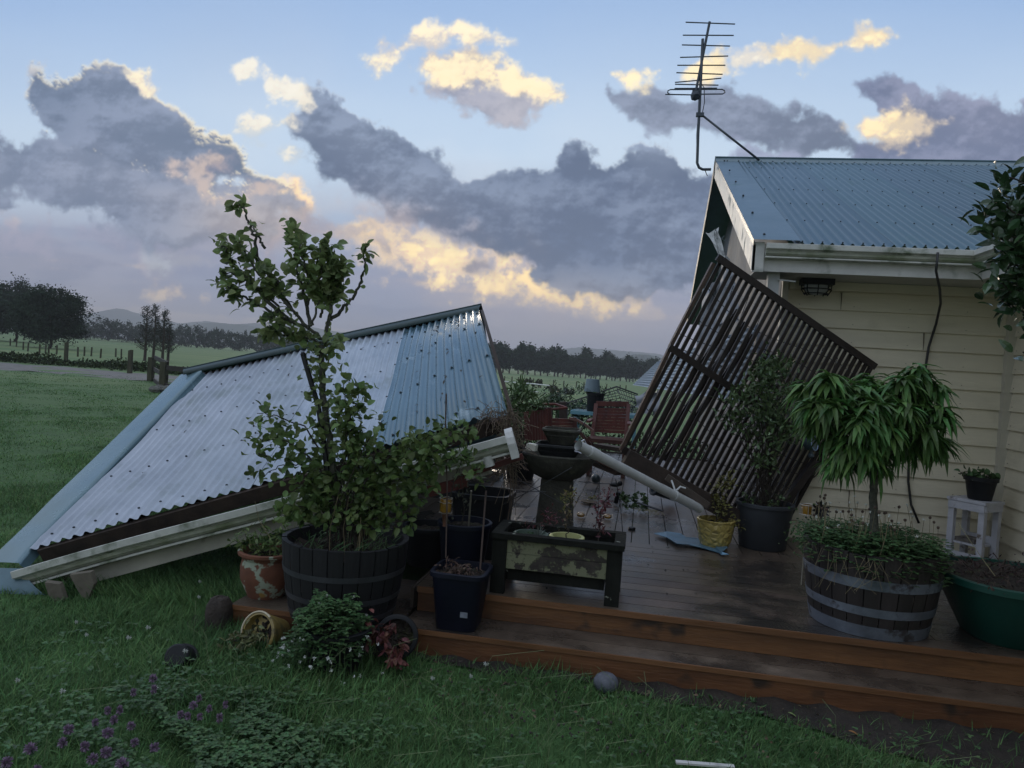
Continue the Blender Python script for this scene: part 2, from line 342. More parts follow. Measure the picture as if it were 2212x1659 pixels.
    def leaves(s, P, D, Nn, L, Wd, curl=.3, m=0, fold=.15, rows=((.0, .02), (.3, .8), (.62, 1.), (.86, .6), (1., .02))):
        """many leaves at once: a pointed blade of a few faces, folded on the midrib and drooping"""
        P = np.asarray(P, float); n = len(P)
        D = np.asarray(D, float); D = D/(np.linalg.norm(D, axis=1)[:, None]+1e-9)
        Nn = np.broadcast_to(np.asarray(Nn, float), (n, 3)); X = np.cross(D, Nn); X /= np.linalg.norm(X, axis=1)[:, None]+1e-9
        Z = np.cross(X, D); L = np.broadcast_to(L, (n,))[:, None]; Wd = np.broadcast_to(Wd, (n,))[:, None]
        curl = np.broadcast_to(curl, (n,))[:, None]
        vs = []
        for t, w in rows:
            c = P+D*L*t*(1-.25*curl*t)-Z*L*curl*t*t
            vs += [c-X*Wd*w*.5+Z*Wd*w*fold, c, c+X*Wd*w*.5+Z*Wd*w*fold]
        V = np.stack(vs, 1); k = len(rows)*3
        f = []
        for i in range(len(rows)-1):
            for j in range(2): a = i*3+j; f.append((a, a+1, a+4, a+3))
        f = (np.array(f)[None]+(np.arange(n)*k)[:, None, None]).reshape(-1, 4)
        return s.add(V.reshape(-1, 3), f, m)
    def build(s, name, mats, parent=None, org=None, smooth=False, label=None):
        if not isinstance(mats, (list, tuple)): mats = [mats]
        V = np.concatenate(s.v) if s.v else np.zeros((0, 3))
        me = bpy.data.meshes.new(name)
        o = bpy.data.objects.new(name, me); COL.objects.link(o)
        if parent is not None: b = BASE[parent.name]; o.parent = parent
        else: b = np.array(org if org is not None else (V.min(0)+V.max(0))/2*np.array([1, 1, 0])+np.array([0, 0, V[:, 2].min()])); o.location = b
        BASE[o.name] = b
        V = V-b
        me.vertices.add(len(V)); me.vertices.foreach_set('co', V.astype(np.float32).ravel())
        lt = np.concatenate([np.full(len(f), f.shape[1], np.int32) for f, _ in s.f]); li = np.concatenate([f.ravel() for f, _ in s.f]).astype(np.int32)
        mi = np.concatenate([np.full(len(f), m, np.int32) for f, m in s.f])
        me.loops.add(len(li)); me.loops.foreach_set('vertex_index', li)
        me.polygons.add(len(lt)); me.polygons.foreach_set('loop_start', np.concatenate([[0], np.cumsum(lt)[:-1]]).astype(np.int32)); me.polygons.foreach_set('loop_total', lt)
        me.polygons.foreach_set('material_index', mi)
        me.polygons.foreach_set('use_smooth', np.full(len(lt), bool(smooth)))
        for q in mats: me.materials.append(q)
        me.update(calc_edges=True); me.validate(clean_customdata=False)
        if smooth and smooth != 'all':
            try: me.set_sharp_from_angle(angle=rad(38))
            except Exception: pass
        if label: o['label'] = label
        return o
def tag(o, label=None, cat=None, group=None, kind=None):
    if label: o['label'] = label
    if cat: o['category'] = cat
    if group: o['group'] = group
    if kind: o['kind'] = kind
    return o
def empty(name, loc, label, cat, group=None):
    o = bpy.data.objects.new(name, None); COL.objects.link(o); o.location = tuple(loc); o.empty_display_size = .1
    BASE[o.name] = np.array(loc, float); return tag(o, label, cat, group)
def copy_tree(o, parent=None):
    c = o.copy(); COL.objects.link(c); c.parent = parent; BASE[c.name] = BASE[o.name]
    for ch in list(o.children): copy_tree(ch, c)
    return c
def rotm(x=0, y=0, z=0): return np.array(Euler((rad(x), rad(y), rad(z))).to_matrix())
def rdir(n, up=0., spread=1.):
    d = rng.normal(size=(n, 3))*np.array([1, 1, spread]); d[:, 2] += up
    return d/np.linalg.norm(d, axis=1)[:, None]
def arr(*a): return np.array(a, float)

# ------------------------------------------------------------------ terrain
def gh(x, y):
    x = np.asarray(x, float); y = np.asarray(y, float)
    q = np.clip(x/np.maximum(y, 4.), -1.1, .6)
    s = .005+(q+.85)/.75*(-.0105)
    s = np.clip(s, -.0075, .0075)
    far = np.clip(y-24, 0, 420)*s
    near = .018*np.sin(x*1.7+y*.6)*np.sin(y*1.3-x*.5)+.01*np.sin(x*4.1+1)*np.sin(y*3.7)
    w = np.clip((y-1)*.5, 0, 1)*np.where((x > -2.4) & (y > 3.7), .2, 1)
    return far+near*w+.15*np.sin(x*.05+1)*np.sin(y*.04)*np.clip((y-30)/60, 0, 1)
def lawn_mat():
    m = mat('lawn', (.060, .120, .038), .85, .35, 3.0, .6, 40, col2=(.035, .075, .024))
    t = m.node_tree; n = t.nodes; l = t.links; b = n['Principled BSDF']
    src = b.inputs['Base Color'].links[0].from_socket
    tcn = n.new('ShaderNodeTexCoord'); mp = n.new('ShaderNodeMapping'); mp.inputs['Scale'].default_value = (.03, .16, .03); l.new(tcn.outputs['Object'], mp.inputs[0])
    no = n.new('ShaderNodeTexNoise'); no.inputs['Scale'].default_value = 1; no.inputs['Detail'].default_value = 7; no.inputs['Roughness'].default_value = .7; l.new(mp.outputs[0], no.inputs[0])
    cr_ = n.new('ShaderNodeValToRGB'); cr_.color_ramp.elements[0].position = .4; cr_.color_ramp.elements[0].color = (.085, .155, .060, 1); cr_.color_ramp.elements[1].position = .62; cr_.color_ramp.elements[1].color = (.15, .20, .085, 1); l.new(no.outputs[0], cr_.inputs[0])
    sp = n.new('ShaderNodeSeparateXYZ'); l.new(tcn.outputs['Object'], sp.inputs[0]); mr = n.new('ShaderNodeMapRange'); mr.inputs[1].default_value = 9; mr.inputs[2].default_value = 32; l.new(sp.outputs[1], mr.inputs[0])
    mx = n.new('ShaderNodeMix'); mx.data_type = 'RGBA'; l.new(mr.outputs[0], mx.inputs[0]); l.new(src, mx.inputs[6]); l.new(cr_.outputs[0], mx.inputs[7]); l.new(mx.outputs[2], b.inputs['Base Color'])
    b.inputs['Specular IOR Level'].default_value = .2
    return m
ax = np.unique(np.concatenate([-np.geomspace(6, 2500, 60), np.arange(-6, 4.01, .16), np.geomspace(4.2, 2500, 50)]))
ay = np.unique(np.concatenate([-np.geomspace(2, 60, 12), np.arange(-1, 12, .16), np.geomspace(12, 2650, 100)]))
GX, GY = np.meshgrid(ax, ay, indexing='xy')
GZ = gh(GX, GY)
b = MB(); b.grid(np.stack([GX, GY, GZ], -1)); tag(b.build('ground', lawn_mat(), org=(0, 0, 0), smooth='all'), kind='structure')

# driveway: gravel sheet 4 mm above the grass, its edges ragged
gravel = mat('gravel', (.17, .16, .15), .9, .4, 2.0, .8, 60, col2=(.10, .095, .085))
xs = np.linspace(-70, -9.5, 160); edge = lambda s: .5*np.sin(xs*.7+s)+.3*np.sin(xs*1.9+s*2)+.15*np.sin(xs*5+s)
yn = 27.3+edge(0)*.5+np.clip((xs+22)*.12, 0, 2); yf = 33.0+edge(3)*.5-np.clip((xs+20)*.25, 0, 3)
rows = [yn+(yf-yn)*t for t in np.linspace(0, 1, 6)]
b = MB(); b.grid(np.array([np.stack([xs, r_, gh(xs, r_)+.012], -1) for r_ in rows]), flip=True)
tag(b.build('driveway', gravel, org=(-30, 30, 0), smooth='all'), kind='structure')
# broad soil strip along the deck
soil = mat('soil', (.030, .022, .016), .95, .5, 9, 1., 60, col2=(.012, .009, .007))
xs = np.linspace(-2.55, 4.5, 90); yb = np.full(90, 4.2); ya = 3.86-.03*np.sin(xs*2.3)-.03*np.sin(xs*7)-np.clip(xs-.1, 0, .9)*.12-np.clip(xs-.9, 0, 3)*.5
b = MB(); b.grid(np.array([np.stack([xs, ya+(yb-ya)*t, gh(xs, ya+(yb-ya)*t)+.02*math.sin(t*3.1)+.008+.012*np.sin(xs*21+t*9)], -1) for t in np.linspace(0, 1, 12)]), flip=True)
tag(b.build('soil_bed', soil, org=(1, 4, 0), smooth='all'), kind='structure')

# ------------------------------------------------------------------ hills
def ridge(name, pts, dist, thick, m, rough=6):
    xs = np.interp(np.linspace(0, 1, 140), np.linspace(0, 1, len(pts)), [p[0] for p in pts]); ys = np.interp(xs, [p[0] for p in pts], [p[1] for p in pts])
    r_ = np.random.default_rng(int(dist)); nz = np.cumsum(r_.normal(size=140)); nz = (nz-np.linspace(nz[0], nz[-1], 140)); nz = nz/np.abs(nz).max()*rough
    top = np.array([at(x, y-n_, d=dist) for x, y, n_ in zip(xs, ys, nz)])
    rows = []
    for t in np.linspace(-1, 1, 11):
        q = top.copy(); s = math.cos(t*math.pi/2)**1.2 if abs(t) < 1 else 0
        base = -10.
        q[:, 1] += t*thick+r_.normal(size=140)*thick*.03; q[:, 2] = base+(top[:, 2]-base)*s*(1-.06*np.abs(r_.normal(size=140))*(abs(t) > .01)); rows.append(q)
    b = MB(); b.grid(np.array(rows), flip=True)
    tag(b.build(name, m, org=(*top.mean(0)[:2], 0), smooth='all'), kind='structure')
hillm = mat('hill_bush', (.05, .075, .045), .9, .4, .004, 0)
ridge('hills', [(-300, 700), (0, 705), (140, 708), (190, 694), (230, 684), (262, 668), (300, 682), (345, 690), (400, 702), (445, 694), (505, 703), (560, 698), (640, 700), (720, 716), (800, 726), (900, 745), (1000, 752)], 2000, 300, hillm, 2)
ridge('hills', [(300, 745), (420, 712), (470, 698), (530, 703), (600, 716), (680, 722), (760, 740), (900, 770)], 1550, 250, hillm, 2)
ridge('hills', [(1040, 775), (1150, 760), (1250, 752), (1330, 757), (1420, 765), (1520, 790), (1700, 800)], 2000, 300, hillm, 2)
ridge('hills', [(1290, 795), (1325, 783), (1345, 772), (1368, 766), (1400, 767), (1422, 772), (1450, 782), (1500, 800), (1600, 830)], 1000, 160, hillm, 1.5)

# ------------------------------------------------------------------ distant trees
bark = mat('bark', (.07, .055, .042), .9, .4, 12, .6, stretch=(1, 1, .3))
farleaf = mat('far_foliage', (.034, .060, .034), .8, .5, .5, 0, island=.35, spec=.2)
farleaf2 = mat('shelter_belt_foliage', (.034, .062, .030), .8, .5, .5, 0, island=.35, spec=.2)
def crown(b, c, rx, ry, rz, n, size, clumps=40, m=0, flat=.35, hollow=.45):
    d = rdir(clumps); k = (hollow+(1-hollow)*rng.random(clumps))[:, None]
    cc = d*k*arr(rx, ry, rz); cc[:, 2] = np.maximum(cc[:, 2], -rz*.75)
    w = rng.integers(0, clumps, n)
    P = cc[w]+rng.normal(size=(n, 3))*arr(rx, ry, rz)*.11*(.6+.8*rng.random((clumps, 1)))[w]+arr(*c)
    b.leaves(P, rdir(n), rdir(n), size*(.5+rng.random(n)), size*.7*(.5+rng.random(n)), .3, m, rows=((0, .05), (.5, 1), (1, .05)))
def far_tree(name, loc, h, w, label, group=None, cat='tree', n=1500, size=.45, fol=farleaf, trunk_h=.2, clumps=40, leafm=None):
    root = empty(name, loc, label, cat, group); x, y, z = loc
    b = MB(); b.tube([(x, y, z-.3), (x+.05*w, y, z+h*trunk_h), (x, y, z+h*.5), (x-.04*w, y, z+h*.85)], [h*.03, h*.022, h*.014, h*.004], 7)
    for i in range(7):
        a = random.uniform(0, 6.28); t = random.uniform(.25, .7); b.tube([(x, y, z+h*t), (x+math.cos(a)*w*.2, y+math.sin(a)*w*.2, z+h*(t+.1)), (x+math.cos(a)*w*.4, y+math.sin(a)*w*.4, z+h*(t+.16))], [h*.01, h*.006, h*.002], 5)
    b.build('trunk', bark, root, smooth=True)
    b = MB(); crown(b, (x, y, z+h*(trunk_h+(1-trunk_h)*.5)), w/2, w/2, h*(1-trunk_h)/2*1.02, n, size, clumps)
    b.build('crown', fol, root); return root
# shelter belt on the right
belt = [far_tree('shelter_belt_tree', (0, 0, 0), 8.0, 4.6, '', n=2600, size=.55, fol=farleaf2, trunk_h=.15, clumps=45) for _ in range(4)]
bpts = [(980, 0), (1065, .08), (1230, .35), (1400, 1)]
A0, A1 = at(985, 805, d=195), at(1480, 838, d=265)
words = ['leftmost, just beside the fallen roof edge', 'left part of the row', 'middle part of the row', 'right part of the row', 'right end, near the slatted panel']
NB = 44
for i in range(NB):
    t = i/(NB-1); p = A0+(A1-A0)*t; x = p[0]+random.uniform(-.5, .5); y = p[1]+random.uniform(-1, 1)
    o = belt[i] if i < 4 else copy_tree(belt[i % 4])
    hs = (1+.12*math.sin(i*1.3)+.08*random.uniform(-1, 1))*(1.02 if t < .45 else .97)
    o.location = (x, y, float(gh(x, y))-.1); o.rotation_euler.z = random.uniform(0, 6.28); o.scale = (hs*1.05, hs*1.05, hs)
    tag(o, 'dark rounded tree in the close-set row across the paddock beyond the deck', 'tree', 'trees of the shelter belt beyond the paddock')
# large trees on the left
g1 = at(92, 752, z=-.3); g1 = at(92, 752, d=88)
def tree_at(px, py, d, h, w, name, label, **k):
    p = at(px, py, d=d); return far_tree(name, (p[0], p[1], float(gh(p[0], p[1]))), h, w, label, **k)
tree_at(104, 752, 78, 6.3, 7.0, 'broadleaf_tree', 'big dark rounded tree in front of its neighbour at the left of the field', n=26000, size=.21, trunk_h=.07, clumps=190)
tree_at(30, 748, 100, 8.0, 8.5, 'broadleaf_tree', 'darker taller tree behind the big rounded one at the left', n=18000, size=.27, trunk_h=.07, clumps=130)
tree_at(-60, 748, 95, 7.2, 9.0, 'broadleaf_tree', 'dark tree cut by the left edge of the photo', n=8000, size=.42, trunk_h=.07, clumps=90)
# thin poplars
popl = mat('thin_foliage', (.055, .070, .048), .8, .5, .5, 0, island=.3, spec=.2)
for i, (px, top, d, lab) in enumerate([(312, 660, 59, 'leftmost of the four thin sparse trees behind the rail fence'), (330, 657, 61, 'tallest thin sparse tree, second from the left in the small clump'), (350, 668, 58, 'sparse narrow tree third from the left in the small clump'), (362, 700, 62, 'shortest thin tree at the right of the small clump')]):
    p = at(px, 783, d=d); z = float(gh(p[0], p[1])); h = (at(px, top, d=d)[2]-z)
    x, y = p[0], p[1]; root = empty('poplar_tree', (x, y, z), lab, 'tree', 'thin trees of the small clump')
    b = MB(); b.tube([(x, y, z-.2), (x+.05, y, z+h*.5), (x, y, z+h)], [.13, .08, .01], 7)
    tips = []
    for j in range(46):
        t = .18+.8*j/46; a = random.uniform(0, 6.28); L = (.95*(1-t)**.6+.12)*random.uniform(.6, 1.1); e = arr(x+math.cos(a)*L*.9, y+math.sin(a)*L*.9, z+h*t+L*.55)
        b.tube([(x, y, z+h*t), (x+math.cos(a)*L*.5, y+math.sin(a)*L*.5, z+h*t+L*.2), e], [.03, .018, .006], 4); tips += [arr(x, y, z+h*t)*(1-q)+e*q for q in np.linspace(.25, 1, 12)]
    b.build('trunk', bark, root, smooth=True)
    T = np.array(tips); T = np.repeat(T, 2, 0)+rng.normal(size=(len(T)*2, 3))*.08
    b = MB(); b.leaves(T, rdir(len(T)), rdir(len(T)), .11*(.5+rng.random(len(T))), .06, .2, rows=((0, .05), (.5, 1), (1, .05))); b.build('crown', popl, root)
# far wood reads as one mass
b = MB()
for px in range(60, 1000, 7):
    d = random.uniform(235, 262)+max(0, px-500)*.06
    top = np.interp(px, [60, 190, 215, 240, 300, 340, 420, 480, 560, 640, 760, 1000], [700, 693, 688, 694, 698, 706, 704, 712, 722, 733, 745, 760])+random.uniform(-2.5, 2.5)
    p = at(px, 740, d=d); z = float(gh(p[0], p[1])); h = max(3., at(px, top, d=d)[2]-z)
    crown(b, (p[0], p[1], z+h*.5), 2.8, 3.2, h*.52, 430, .55, 14, hollow=.45)
tag(b.build('far_wood', farleaf, org=(-90, 240, 0)), 'long dark belt of bush across the far side of the left field', 'woodland', kind='stuff')

# hedge bank and rough grass beside the driveway
hedge = mat('hedge_leaf', (.040, .062, .022), .8, .5, 3, 0, island=.4, spec=.2)
b = MB(); n = 16000; x = rng.uniform(-62, -11.2, n); yb_ = 35.2+.6*np.sin(x*.4)-np.clip((x+22)*.28, 0, 3.2); y = yb_+rng.normal(size=n)*.55
hh = .42*(1+.3*np.sin(x*1.1)+.2*np.sin(x*3.1)); z = gh(x, y)+rng.random(n)*hh*np.exp(-((y-yb_)/.9)**2)
b.leaves(np.stack([x, y, z], -1), rdir(n, .5), rdir(n), .16*(.5+rng.random(n)), .11, .3, rows=((0, .05), (.5, 1), (1, .05)))
tag(b.build('verge_growth', hedge, org=(-30, 35, 0)), 'low overgrown green bank running along the far side of the gravel drive', 'vegetation', kind='stuff')

# ------------------------------------------------------------------ fence posts and rails
mossy = mat('mossy_post', (.065, .062, .035), .9, .5, 9, .5, stretch=(1, 1, .25), col2=(.028, .03, .016))
darkwood = mat('dark_rail', (.035, .030, .026), .85, .4, 9, .4, stretch=(.3, 1, 1))
def post(px, py_base, py_top, w, lab, name='fence_post', group='old wooden posts beside the drive', d=None):
    p = at(px, py_base, z=0) if d is None else at(px, py_base, d=d)
    z0 = float(gh(p[0], p[1])) if d is None or d > 10 else p[2]; dd = np.linalg.norm(p[:2]); top = at(px, py_top, Y=p[1])[2]
    b = MB(); x, y = p[0], p[1]; h = top-z0
    b.hexa([(x-w, y-w, z0-.1), (x+w, y-w, z0-.1), (x+w, y+w, z0-.1), (x-w, y+w, z0-.1), (x-w*.95, y-w, top-.03), (x+w, y-w*.9, top+.02), (x+w*.9, y+w, top), (x-w, y+w*.9, top-.05)])
    for k in range(5): a = random.uniform(0, 6.28); b.ball((x+math.cos(a)*w*.8, y+math.sin(a)*w*.8, z0+random.uniform(.2, .95)*h), w*.35, 8, jit=.4, sq=(1, 1, 1.5))
    return tag(b.build(name, mossy, org=(x, y, z0)), lab, 'fence post', group)
post(142, 784, 739, .085, 'mossy post standing alone in the verge under the big rounded tree')
post(280, 808, 756, .085, 'mossy post left of the rail fence, beside the drive')
# rail fence (yard corner)
fp = [at(325, 824, z=0), at(352, 845, z=0)]
rf = empty('rail_fence', (fp[1][0], fp[1][1], 0), 'dark post and rail fence corner at the end of the gravel drive', 'fence')
for p, (px, pt) in zip(fp, [(327, 773), (354, 783)]):
    top = at(px, pt, Y=p[1])[2]; b = MB(); b.box((p[0], p[1], top/2), (.20, .20, top+.05)); b.build('post', mossy, rf)
for f_ in (.93, .48, .06):
    a = fp[0].copy(); c = fp[1].copy(); a[2] = f_*1.08; c[2] = f_*1.0; b = MB(); b.beam(a+arr(.14, 0, 0), c+arr(.14, 0, 0), .06, .16); b.build('rail', darkwood, rf)
for f_, dz_ in ((.8, 0), (.2, -.05)):
    a = fp[1].copy(); a[2] = f_; c = a+arr(2.6, -1.0, dz_); b = MB(); b.beam(a, c, .06, .16); b.build('rail', darkwood, rf)
b = MB()
for j in range(7): b.ball(at(332+j*5, 838+random.uniform(-1, 3), z=.12), .16, 8, jit=.3, sq=(1, 1, .7))
tag(b.build('stone_heap', mat('fieldstone', (.16, .16, .14), .9, .4, 4, .5)), 'small heap of pale stones at the foot of the rail fence', 'stones', kind='stuff')
# small far posts: wire fences in the paddocks
def small_post(x, y, h, lab, grp):
    z = float(gh(x, y)); b = MB(); b.tube([(x, y, z-.1), (x+random.uniform(-.04, .04), y, z+h)], [.07, .06], 6)
    tag(b.build('paddock_post', mossy, org=(x, y, z)), lab, 'fence post', grp)
for px, py in [(22, 745+5), (35, 752), (50, 757), (60, 760), (85, 765), (98, 763), (105, 770), (122, 766), (168, 770), (182, 769), (197, 769), (217, 773), (250, 771), (262, 772)]:
    p = at(px, py, z=.1); small_post(p[0], p[1], .75, 'small grey post in the line across the left field', 'small posts across the left field')
for px, py in [(1072, 816), (1090, 818), (1106, 819), (1120, 822), (1138, 822), (1152, 824), (1168, 825), (1196, 828), (1218, 826), (1245, 832), (1262, 831), (1310, 836), (1340, 836), (1352, 838)]:
    p = at(px, py+1, d=78); small_post(p[0], p[1], .62, 'small thin post in the green paddock in front of the tree row', 'small posts in the right paddock')
post(1191, 875, 833, .045, 'left mossy post of the close pair beyond the deck', group='pair of mossy posts beyond the deck', d=15)
post(1206, 876, 839, .045, 'right, shorter mossy post of the close pair beyond the deck', group='pair of mossy posts beyond the deck', d=15)
tape = mat('white_tape', (.7, .7, .68), .6, .1, 5, 0)
for nm, pts in (('upper', [(1082, 823), (1110, 826), (1150, 829), (1187, 833)]), ('lower', [(1086, 842), (1120, 844), (1163, 847)])):
    b = MB(); b.tube([at(x, y, d=15+(1187-x)*.03) for x, y in pts], .012, 5); tag(b.build('fence_tape', tape), nm+' white electric fence tape left of the pair of mossy posts', 'fence tape', 'white fence tapes')
bushm = mat('scrub_leaf', (.045, .05, .025), .8, .5, 3, 0, island=.4)
for px, py, d, r_ in [(1153, 828, 60, .8), (1130, 826, 66, .5), (1195, 834, 55, .45), (1228, 838, 50, .4)]:
    p = at(px, py, d=d); b = MB(); crown(b, (p[0], p[1], gh(p[0], p[1])+r_*.5), r_, r_, r_*.6, 260, .2, 10)
    tag(b.build('scrub_bush', bushm), {.8: 'largest low brown scrub bush in the right paddock', .5: 'small scrub bush left of the largest one in the paddock', .45: 'low scrub clump straight behind the pair of mossy posts', .4: 'lowest scrub clump in the paddock, right of the pair of mossy posts'}[r_], 'bush', 'scrub bushes in the paddock')

# ------------------------------------------------------------------ house
XW, YW, XG, YE, YR, ZR, ZE = 3.03, 6.85, .80, 6.30, 10.9, 4.665, 2.72      # wing wall, long wall, gable edge, eave, ridge
SL = (ZR-ZE)/(YR-YE); PITCH = math.atan(SL)
house = empty('house', (3, 8, .0), 'cream weatherboard house with teal corrugated roof at the right', 'house')
cream = mat('cream_weatherboard', (.68, .62, .47), .62, .10, 3, .25, 30, stretch=(.3, .3, 2))
add_patches(cream, (.42, .38, .28), 1.3, .58, .80, .8)
white = mat('white_paint', (.62, .61, .58), .5, .12, 6, .15); add_patches(white, (.22, .24, .20), 3.5, .56, .70, .8)
soffm = mat('soffit_sheet', (.45, .44, .40), .7, .12, 4, .1)
teal = mat('teal_roof_steel', (.060, .120, .158), .34, .10, 2.5, .02, 20, metal=.0, spec=.35, island=.10); add_patches(teal, (.09, .17, .20), 3.0, .60, .75, .5)
teal_dk = mat('teal_flashing', (.10, .17, .20), .4, .2, 4, .05, metal=.2)
def boards(a, b_, z0, z1, out, pitch_=.155, name='wall', parent=house):
    """bevel-back weatherboards between two plan points, overlapping downwards"""
    a, b_, out = arr(*a), arr(*b_), arr(*out); mb = MB(); n = int((z1-z0)/pitch_)+1
    for i in range(n):
        za = z0+i*pitch_; zb = min(za+pitch_, z1)
        o0, o1 = out*.026, out*.006
        p = [(*(a+o0), za), (*(b_+o0), za), (*(b_+o1), zb), (*(a+o1), zb)]
        mb.add(p, [(0, 1, 2, 3)] if np.cross(b_-a, out) < 0 or True else [(3, 2, 1, 0)])
        if i: mb.add([(*(a+out*.006), za), (*(b_+out*.006), za), (*(b_+o0), za), (*(a+o0), za)], [(0, 1, 2, 3)])
    mb.add([(*a, z0), (*b_, z0), (*b_, z1), (*a, z1), (*(a-out*.12), z0), (*(b_-out*.12), z0), (*(b_-out*.12), z1), (*(a-out*.12), z1)], [(0, 1, 2, 3), (5, 4, 7, 6), (0, 4, 5, 1), (3, 2, 6, 7), (0, 3, 7, 4), (1, 5, 6, 2)])
    L_ = np.linalg.norm(b_-a); d_ = (b_-a)/L_
    for i in range(n):
        for k in range(int(L_/.45)+1): q = a+d_*(.12+.45*k)+out*.024; mb.box((q[0], q[1], z0+i*pitch_+.035), (.005, .005, .005), m=1)
    for i, f in ((2, .35), (5, .7), (8, .42), (11, .62), (13, .25)): q = a+(b_-a)*f; mb.box((q[0]+out[0]*.016, q[1]+out[1]*.016, z0+(i+.5)*pitch_), (.003, .024, pitch_*.96) if abs(out[1]) > .5 else (.024, .003, pitch_*.96), m=1)
    return mb.build(name, [cream, mat('rusty_nail', (.12, .09, .06), .8, .3, 20, 0)], parent)
XL = 1.18
boards((XL, YW), (XW, YW), .30, 2.50, (0, -1))
boards((XW, YW), (XW, -1.5), .30, 2.50, (-1, 0))
for c_, s_ in (((XW-.035, YW-.035, 1.43), (.075, .075, 2.26)), ((XL-.012, YW-.02, 1.43), (.05, .09, 2.26))):
    b = MB(); b.box(c_, s_); b.build('corner_board', mat('cream_trim', (.50, .47, .38), .6, .1, 5, .1), house)
# top trim board under soffit
b = MB(); b.box(((XL+XW)/2, YW-.03, 2.515), (XW-XL-.04, .05, .075)); b.box((XW-.03, (YW-1.5)/2-.05, 2.515), (.05, YW+1.35, .075)); b.build('frieze', cream, house)
# soffit
b = MB(); b.box(((XG+XW+.05)/2+.02, (YE+YW)/2+.02, 2.560), (XW-XG, YW-YE, .01)); b.box(((2.5+XW)/2+.02, (YE-1.5)/2, 2.5605), (XW-2.5-.02, YE+1.5, .01)); b.build('soffit', soffm, house)
# fascia boards
b = MB(); b.box(((XG+.03+2.53)/2, YE+.012, 2.635), (2.53-XG-.03, .024, .17)); b.box((2.53-.0, (YE-1.5)/2-.02, 2.635), (.024, YE+1.5, .17)); b.build('fascia', white, house)
def gutter(path, side, parent, m, name='gutter', h=.115, w=.10, up=(0, 0, 1), prof=None):
    """quad-section gutter swept along a path; side is the outward direction at each point"""
    prof = prof or [(.004, -h*.98), (w*.58, -h), (w*.70, -h*.97), (w*.70, -h*.88), (w*.50, -h*.86), (w*.66, -h*.80), (w*.76, -h*.68), (w*.76, -h*.54), (w*.66, -h*.45), (w*.52, -h*.42), (w*.95, -h*.40), (w*1., -h*.36), (w*1., -h*.02), (w*.96, 0), (w*.92, -h*.02), (w*.92, -h*.34), (w*.4, -h*.8), (.008, -h*.86), (.008, -.01), (.003, -.01)]
    P = np.array([[arr(*p)+arr(*s)*a+arr(*up)*z for a, z in prof+[prof[0]]] for p, s in zip(path, side)])
    b = MB(); b.grid(P[:, :5], 0); b.grid(P[:, 4:10], 1); b.grid(P[:, 9:], 0)
    for e in (0, -1): b.add([P[e][i] for i in (0, 1, 2, 3, 4, 5, 6, 7, 8, 9, 10, 11, 12)]+[arr(*path[e])+arr(*up)*0], [tuple(range(14))])
    return b.build(name, [m, grime], parent)
grime = mat('algae_gutter', (.36, .37, .29), .5, .3, 5, .1); add_patches(grime, (.16, .19, .10), 3.2, .44, .62, .7)
gut = mat('white_gutter', (.60, .60, .55), .38, .15, 8, .05, spec=.6); add_patches(gut, (.13, .16, .10), 5, .52, .68, .7)
gz = 2.765
gutter([(XG+.10, YE-.002, gz), (2.515, YE-.002, gz-.004), (2.515, YE-.002, gz-.004), (2.515, -1.5, gz-.01)], [(0, -1, 0), (-1, -1, 0), (-1, -1, 0), (-1, 0, 0)], house, gut)
# corrugated sheets
def corrugated(P00, du, dv, nrm, nwave, nv, amp=.0155, pitch_=.076, warp=None, m=0, b=None, per=8, thick=0):
    """sheet whose waves run along dv; du = unit across, length follows nwave"""
    b = b or MB(); n = int(nwave*per)+1; s = np.arange(n)/per*pitch_; hgt = amp*(2*((1+np.cos(2*math.pi*s/pitch_))/2)**1.8-1)
    V = np.linspace(0, 1, nv+1); L = np.linalg.norm(dv)
    P = arr(*P00)[None, None]+s[None, :, None]*arr(*du)+V[:, None, None]*arr(*dv)[None, None]+hgt[None, :, None]*arr(*nrm)
    if warp is not None: P = warp(P, s/s[-1], V)
    return b, P
def screws(b, P, per, rowsv, step, nrm, m=1, r=.012, first=1):
    n = P.shape[1]
    for k, v in enumerate(rowsv):
        i = int(v*(P.shape[0]-1))
        for j in range(first*per, n-1, step*per):
            if i >= P.shape[0] or j >= n: continue
            c = P[i, j]+arr(*nrm)*.004
            b.ball(c, r*.72, 6, m, sq=(1, 1, .6))
screwm = mat('roof_screw', (.03, .04, .05), .5, .2, 10, 0)
nA = arr(0, -math.sin(PITCH), math.cos(PITCH)); dv = arr(0, YR-YE+.05, (YR-YE+.05)*SL)
b, P = corrugated((XG+.30, YE-.05, ZE+.055), (1, 0, 0), dv, nA, 82, 6)
[b.grid(P[:, k:k+81]+nA*(.002*(k//80 % 2)), 0) for k in range(0, P.shape[1]-1, 80)]; screws(b, P, 8, (0.02, .2, .4, .6, .8, .97), 2, nA)
